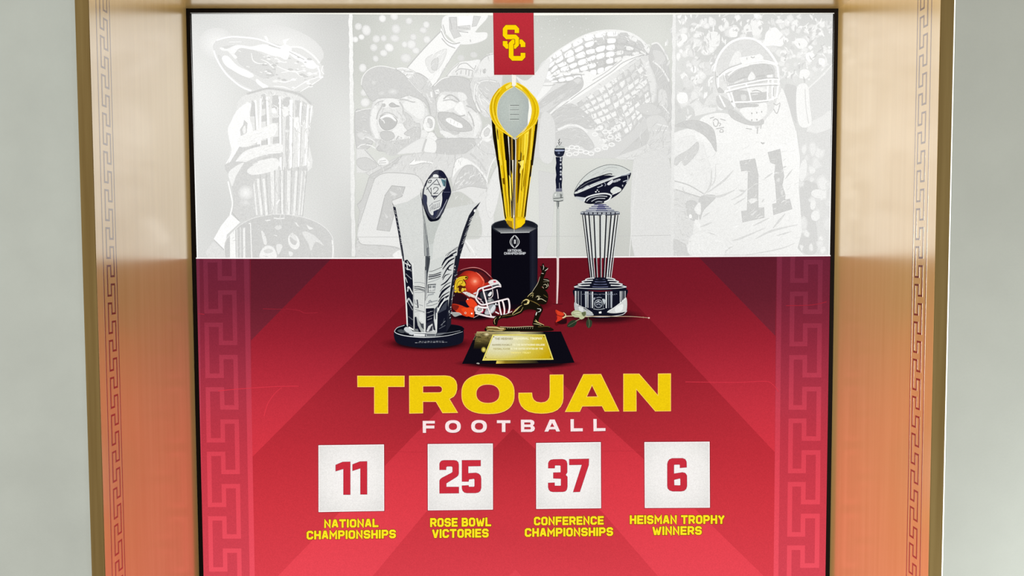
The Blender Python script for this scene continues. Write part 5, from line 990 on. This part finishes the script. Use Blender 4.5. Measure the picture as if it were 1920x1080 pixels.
k.E(552, 752, 42, 44, (150, 156, 162)); k.E(552, 752, 34, 36, (30, 34, 48)); k.LS("525,745 550,735 580,745", 8, (180, 186, 192)); k.LS("530,765 555,755 575,770", 8, (150, 156, 166)); k.LS("540,728 560,724", 7, (190, 194, 198)); k.L("500,700 508,800", 4, (120, 126, 136)); k.L("610,700 600,800", 4, (130, 136, 146)); k.LS("500,805 555,812 615,802", 6, (170, 176, 180)); k.P("555,835 580,830 582,850 558,852", WHT); k.S("490,700 520,690 510,715", (150, 154, 164)); k.S("590,705 620,715 612,760 600,740", (190, 196, 200)); k.LS("530,695 555,688 585,694", 8, (130, 136, 146))
[k.L([(x, 652+rnd.uniform(0, 4)), (x+rnd.uniform(6, 14), 655+rnd.uniform(0, 10))], 5, (140, 146, 160)) for x in range(388, 732, 17)]; k.LS("310,825 350,855 430,876 570,886 710,878 800,860 840,825", 6, (216, 218, 220)); k.LS("330,862 450,888 570,894 700,888 815,865", 9, (14, 12, 24))
# ================================================================== rose
ro = Art('printed_rose', None, 'red rose with long stem and leaves'); o = ro.frame(1020, 430, 5.4)
o.LS("210,880 300,878 420,884 560,880 760,882 900,884 1060,896", 9, (190, 170, 140), taper=(1.2, .8, .6)); o.LS("760,886 900,888 1060,900", 4, (110, 30, 36)); o.E(1062, 897, 10, 8, (226, 190, 180), n=8); o.LS("1000,888 1010,894", 12, (170, 130, 110))
o.S("110,815 160,830 205,850 222,880 230,920 225,955 160,965 120,975 108,940 130,920 125,870", (92, 14, 20)); o.S("115,815 160,832 200,850 195,875 150,880 128,860", (214, 62, 36)); o.S("130,870 185,882 190,900 150,930 118,940 132,910", (208, 54, 34)); o.S("130,940 190,915 228,905 225,950 170,960", (40, 12, 18)); o.LS("135,868 170,880 200,876", 6, (96, 16, 20)); o.S("195,840 222,860 215,880 240,875 200,900 185,895 215,870", (206, 196, 150)); o.LS("200,845 222,870 190,897", 5, (220, 210, 170)); o.LS("115,815 130,850 132,910", 4, (130, 20, 24))
o.S("275,850 300,825 340,818 385,840 420,830 425,870 390,890 340,892 300,885", (176, 182, 144)); o.S("300,850 350,840 390,860 345,872", (206, 210, 176)); o.LS("290,860 350,855 415,865", 4, (110, 116, 80)); o.S("380,845 420,835 422,865 400,880", (96, 104, 72)); o.S("355,885 400,880 410,895 375,912", (190, 194, 156))
o.S("235,985 250,945 290,920 330,925 325,960 290,990", (38, 50, 36)); o.LS("245,978 290,950 325,930", 5, (92, 104, 76)); o.LS("320,930 370,905", 6, (150, 156, 120)); o.S("430,930 450,910 485,930 480,980 450,1000 428,970", (46, 58, 42)); o.LS("455,915 460,960 452,995", 5, (104, 114, 84)); o.L("445,890 452,915", 6, (90, 100, 70))
# ================================================================== title
def letter(name, fr_, outer, holes=(), fill=(234, 198, 14), line=(250, 206, 96), lw=7, sh=5, parent=None):
    a = Art(name, parent); a.frame(*fr_)
    pts = pp(outer) if isinstance(outer, str) else outer; hs = [pp(q) if isinstance(q, str) else q for q in holes]
    kk = a.fr[2]
    a.frame(fr_[0]+sh*.5/kk, fr_[1]+sh/kk, fr_[2]); a.P(pts, lambda x, y: DRK(x, y)*.62, holes=hs)
    a.L(pts, lw*1.3, lambda x, y: DRK(x, y)*.7, closed=True)
    a.frame(*fr_); a.P(pts, fill, holes=hs)
    if lw:
        for q in [pts]+hs: a.L(q, lw, line, closed=True)
    return a
def oval(cx, cy, rx, ry, e=2.5, n=44):
    return [(cx+rx*math.copysign(abs(math.cos(a))**(2/e), math.cos(a)), cy+ry*math.copysign(abs(math.sin(a))**(2/e), math.sin(a))) for a in [2*math.pi*i/n for i in range(n)]]
X_, Y_ = (650, 680, 6), (950, 680, 6)
letter('title_letter', X_, "122,150 648,150 648,270 463,270 463,570 312,570 312,272 124,272")
letter('title_letter', X_, "705,150 1110,147 1160,154 1200,175 1228,208 1240,250 1240,300 1228,345 1205,380 1155,408 1248,562 1080,565 1005,438 857,438 857,567 707,570", ["857,264 1040,262 1062,270 1075,288 1075,312 1064,330 1045,337 857,338"])
letter('title_letter', X_, oval(1590, 352, 296, 223), [oval(1589, 350, 132, 106, 2.3)])
letter('title_letter', Y_, "487,138 636,136 636,400 628,450 606,494 570,530 520,554 455,567 390,571 320,566 250,550 200,522 164,484 144,440 135,395 136,342 283,340 288,385 303,418 335,442 385,451 430,445 462,425 482,392 487,350")
letter('title_letter', Y_, "865,132 1060,130 1263,545 1105,547 1073,487 850,490 822,550 660,552", ["960,252 1025,383 898,385"])
letter('title_letter', Y_, "1315,127 1490,127 1703,370 1705,126 1845,124 1845,543 1672,545 1458,297 1458,545 1315,547")
WF = (244, 226, 226); kw = dict(fill=WF, lw=0, sh=6)
letter('subtitle_letter', X_, "855,655 992,655 992,685 893,685 893,708 987,708 987,740 893,740 893,790 857,790", **kw)
letter('subtitle_letter', X_, oval(1196, 718, 88, 71, 2.4), [oval(1196, 718, 46, 39, 2.3)], **kw)
letter('subtitle_letter', X_, oval(1489, 716, 88, 71, 2.4), [oval(1489, 716, 46, 39, 2.3)], **kw)
letter('subtitle_letter', X_, "1690,648 1842,648 1842,680 1786,680 1786,780 1746,780 1746,680 1690,680", **kw)
letter('subtitle_letter', Y_, "160,642 272,642 298,650 312,668 310,692 294,708 312,722 318,742 308,765 280,779 162,780", ["198,672 264,672 270,684 264,696 198,696", "198,725 266,725 274,737 266,750 198,750"], **kw)
letter('subtitle_letter', Y_, "485,640 540,640 600,773 560,775 547,750 480,751 468,775 425,776", ["512,676 536,722 489,723"], **kw)
letter('subtitle_letter', Y_, "718,636 756,636 756,738 856,738 856,772 720,774", **kw)
letter('subtitle_letter', Y_, "975,634 1013,634 1013,737 1112,736 1112,768 977,772", **kw)
# ================================================================== number tiles and captions
def tile(fr_, sq, digits, lab):
    a = Art('number_tile', None, lab); a.frame(*fr_); p4 = pp(sq)
    a.L(p4, 12, lambda x, y: red(x, y, .42), closed=True); a.P(p4, (246, 240, 240)); cx = sum(q_[0] for q_ in p4)/4; cy = sum(q_[1] for q_ in p4)/4
    ins = [(cx+(x-cx)*.975, cy+(y-cy)*.975) for x, y in p4]
    x0, y0, k_ = fr_; mesh_fill(a, ins, radial(x0+cx/k_, y0+cy/k_, 75, 75, [(0, (244, 240, 238)), (.6, (238, 235, 232)), (1.1, (224, 222, 219))]), 16, smooth=False)
    for d, hs in digits:
        n_ = Art('numeral', a); n_.frame(*fr_); d = pp(d); hs = [pp(q_) for q_ in hs]
        n_.L(d, 5, (118, 40, 70), closed=True)
        for q_ in hs: n_.L(q_, 5, (118, 40, 70), closed=True)
        n_.P(d, (198, 46, 60), holes=hs)
fa, fb, fc, fd = (560, 820, 5.4), (770, 820, 5.4), (970, 820, 5.4), (1160, 810, 5.143)
tile(fa, "200,80 864,72 866,745 201,757", [("375,280 445,250 522,248 522,580 454,580 454,318 375,342", []), ("546,275 620,246 692,244 692,577 626,577 626,312 546,338", [])], 'white square tile with red number 11')
tile(fb, "172,68 832,62 833,732 174,740", [("293,328 293,268 300,250 315,237 340,233 440,233 465,238 480,252 486,275 486,365 480,385 462,402 360,465 360,503 487,503 487,565 293,567 293,440 300,425 315,412 415,360 425,350 425,302 415,293 370,293 358,302 358,328", []), ("520,233 708,232 708,290 582,292 582,365 660,360 690,370 708,390 713,420 713,510 705,540 685,557 655,563 570,563 545,558 527,540 520,515 520,490 585,487 588,502 640,502 648,495 648,425 640,418 590,425 585,447 520,447", [])], 'white square tile with red number 25')
tile(fc, "190,57 845,48 848,718 191,725", [("314,312 314,262 322,243 338,229 365,224 455,222 482,228 498,243 504,268 504,355 488,380 506,400 506,500 500,530 484,546 460,551 360,552 336,546 320,530 313,505 313,462 377,460 377,492 440,492 443,482 443,418 365,415 365,358 440,356 440,290 432,283 380,283 377,312", []), ("526,222 724,218 722,280 632,551 566,553 655,277 527,279", [])], 'white square tile with red number 37')
tile(fd, "248,97 877,93 880,730 252,733", [("470,310 476,285 490,265 515,255 615,254 640,263 653,285 655,340 592,345 592,318 585,312 535,314 532,320 532,403 615,390 642,397 657,420 658,520 650,548 630,566 600,571 520,571 492,562 475,545 470,520", ["533,460 590,446 596,452 597,512 590,517 535,515"])], 'white square tile with red number 6')
CAP, HAL = (250, 226, 34), (118, 52, 14)
def caption(fr_, lines, lab):
    a = Art('caption', None, lab); a.frame(*fr_)
    for s_, x0, x1, y0, y1, tl in lines: text(a, s_, x0, x1, y0, y1, 1.85, CAP, tl, halo=HAL, gap=2.5)
caption(fa, [('NATIONAL', 257, 808, 833, 918, 9), ('CHAMPIONSHIPS', 80, 985, 947, 1035, 13)], 'yellow caption reading NATIONAL CHAMPIONSHIPS')
caption(fb, [('ROSE BOWL', 197, 815, 818, 908, 7), ('VICTORIES', 217, 790, 930, 1020, 6)], 'yellow caption reading ROSE BOWL VICTORIES')
caption(fc, [('CONFERENCE', 168, 875, 805, 892, 8), ('CHAMPIONSHIPS', 75, 970, 920, 1008, 10)], 'yellow caption reading CONFERENCE CHAMPIONSHIPS')
caption(fd, [('HEISMAN TROPHY', 107, 1022, 803, 888, 2), ('WINNERS', 325, 802, 910, 994, 2)], 'yellow caption reading HEISMAN TROPHY WINNERS')
print('print levels', build_print(), 'pieces', len(PRIMS))
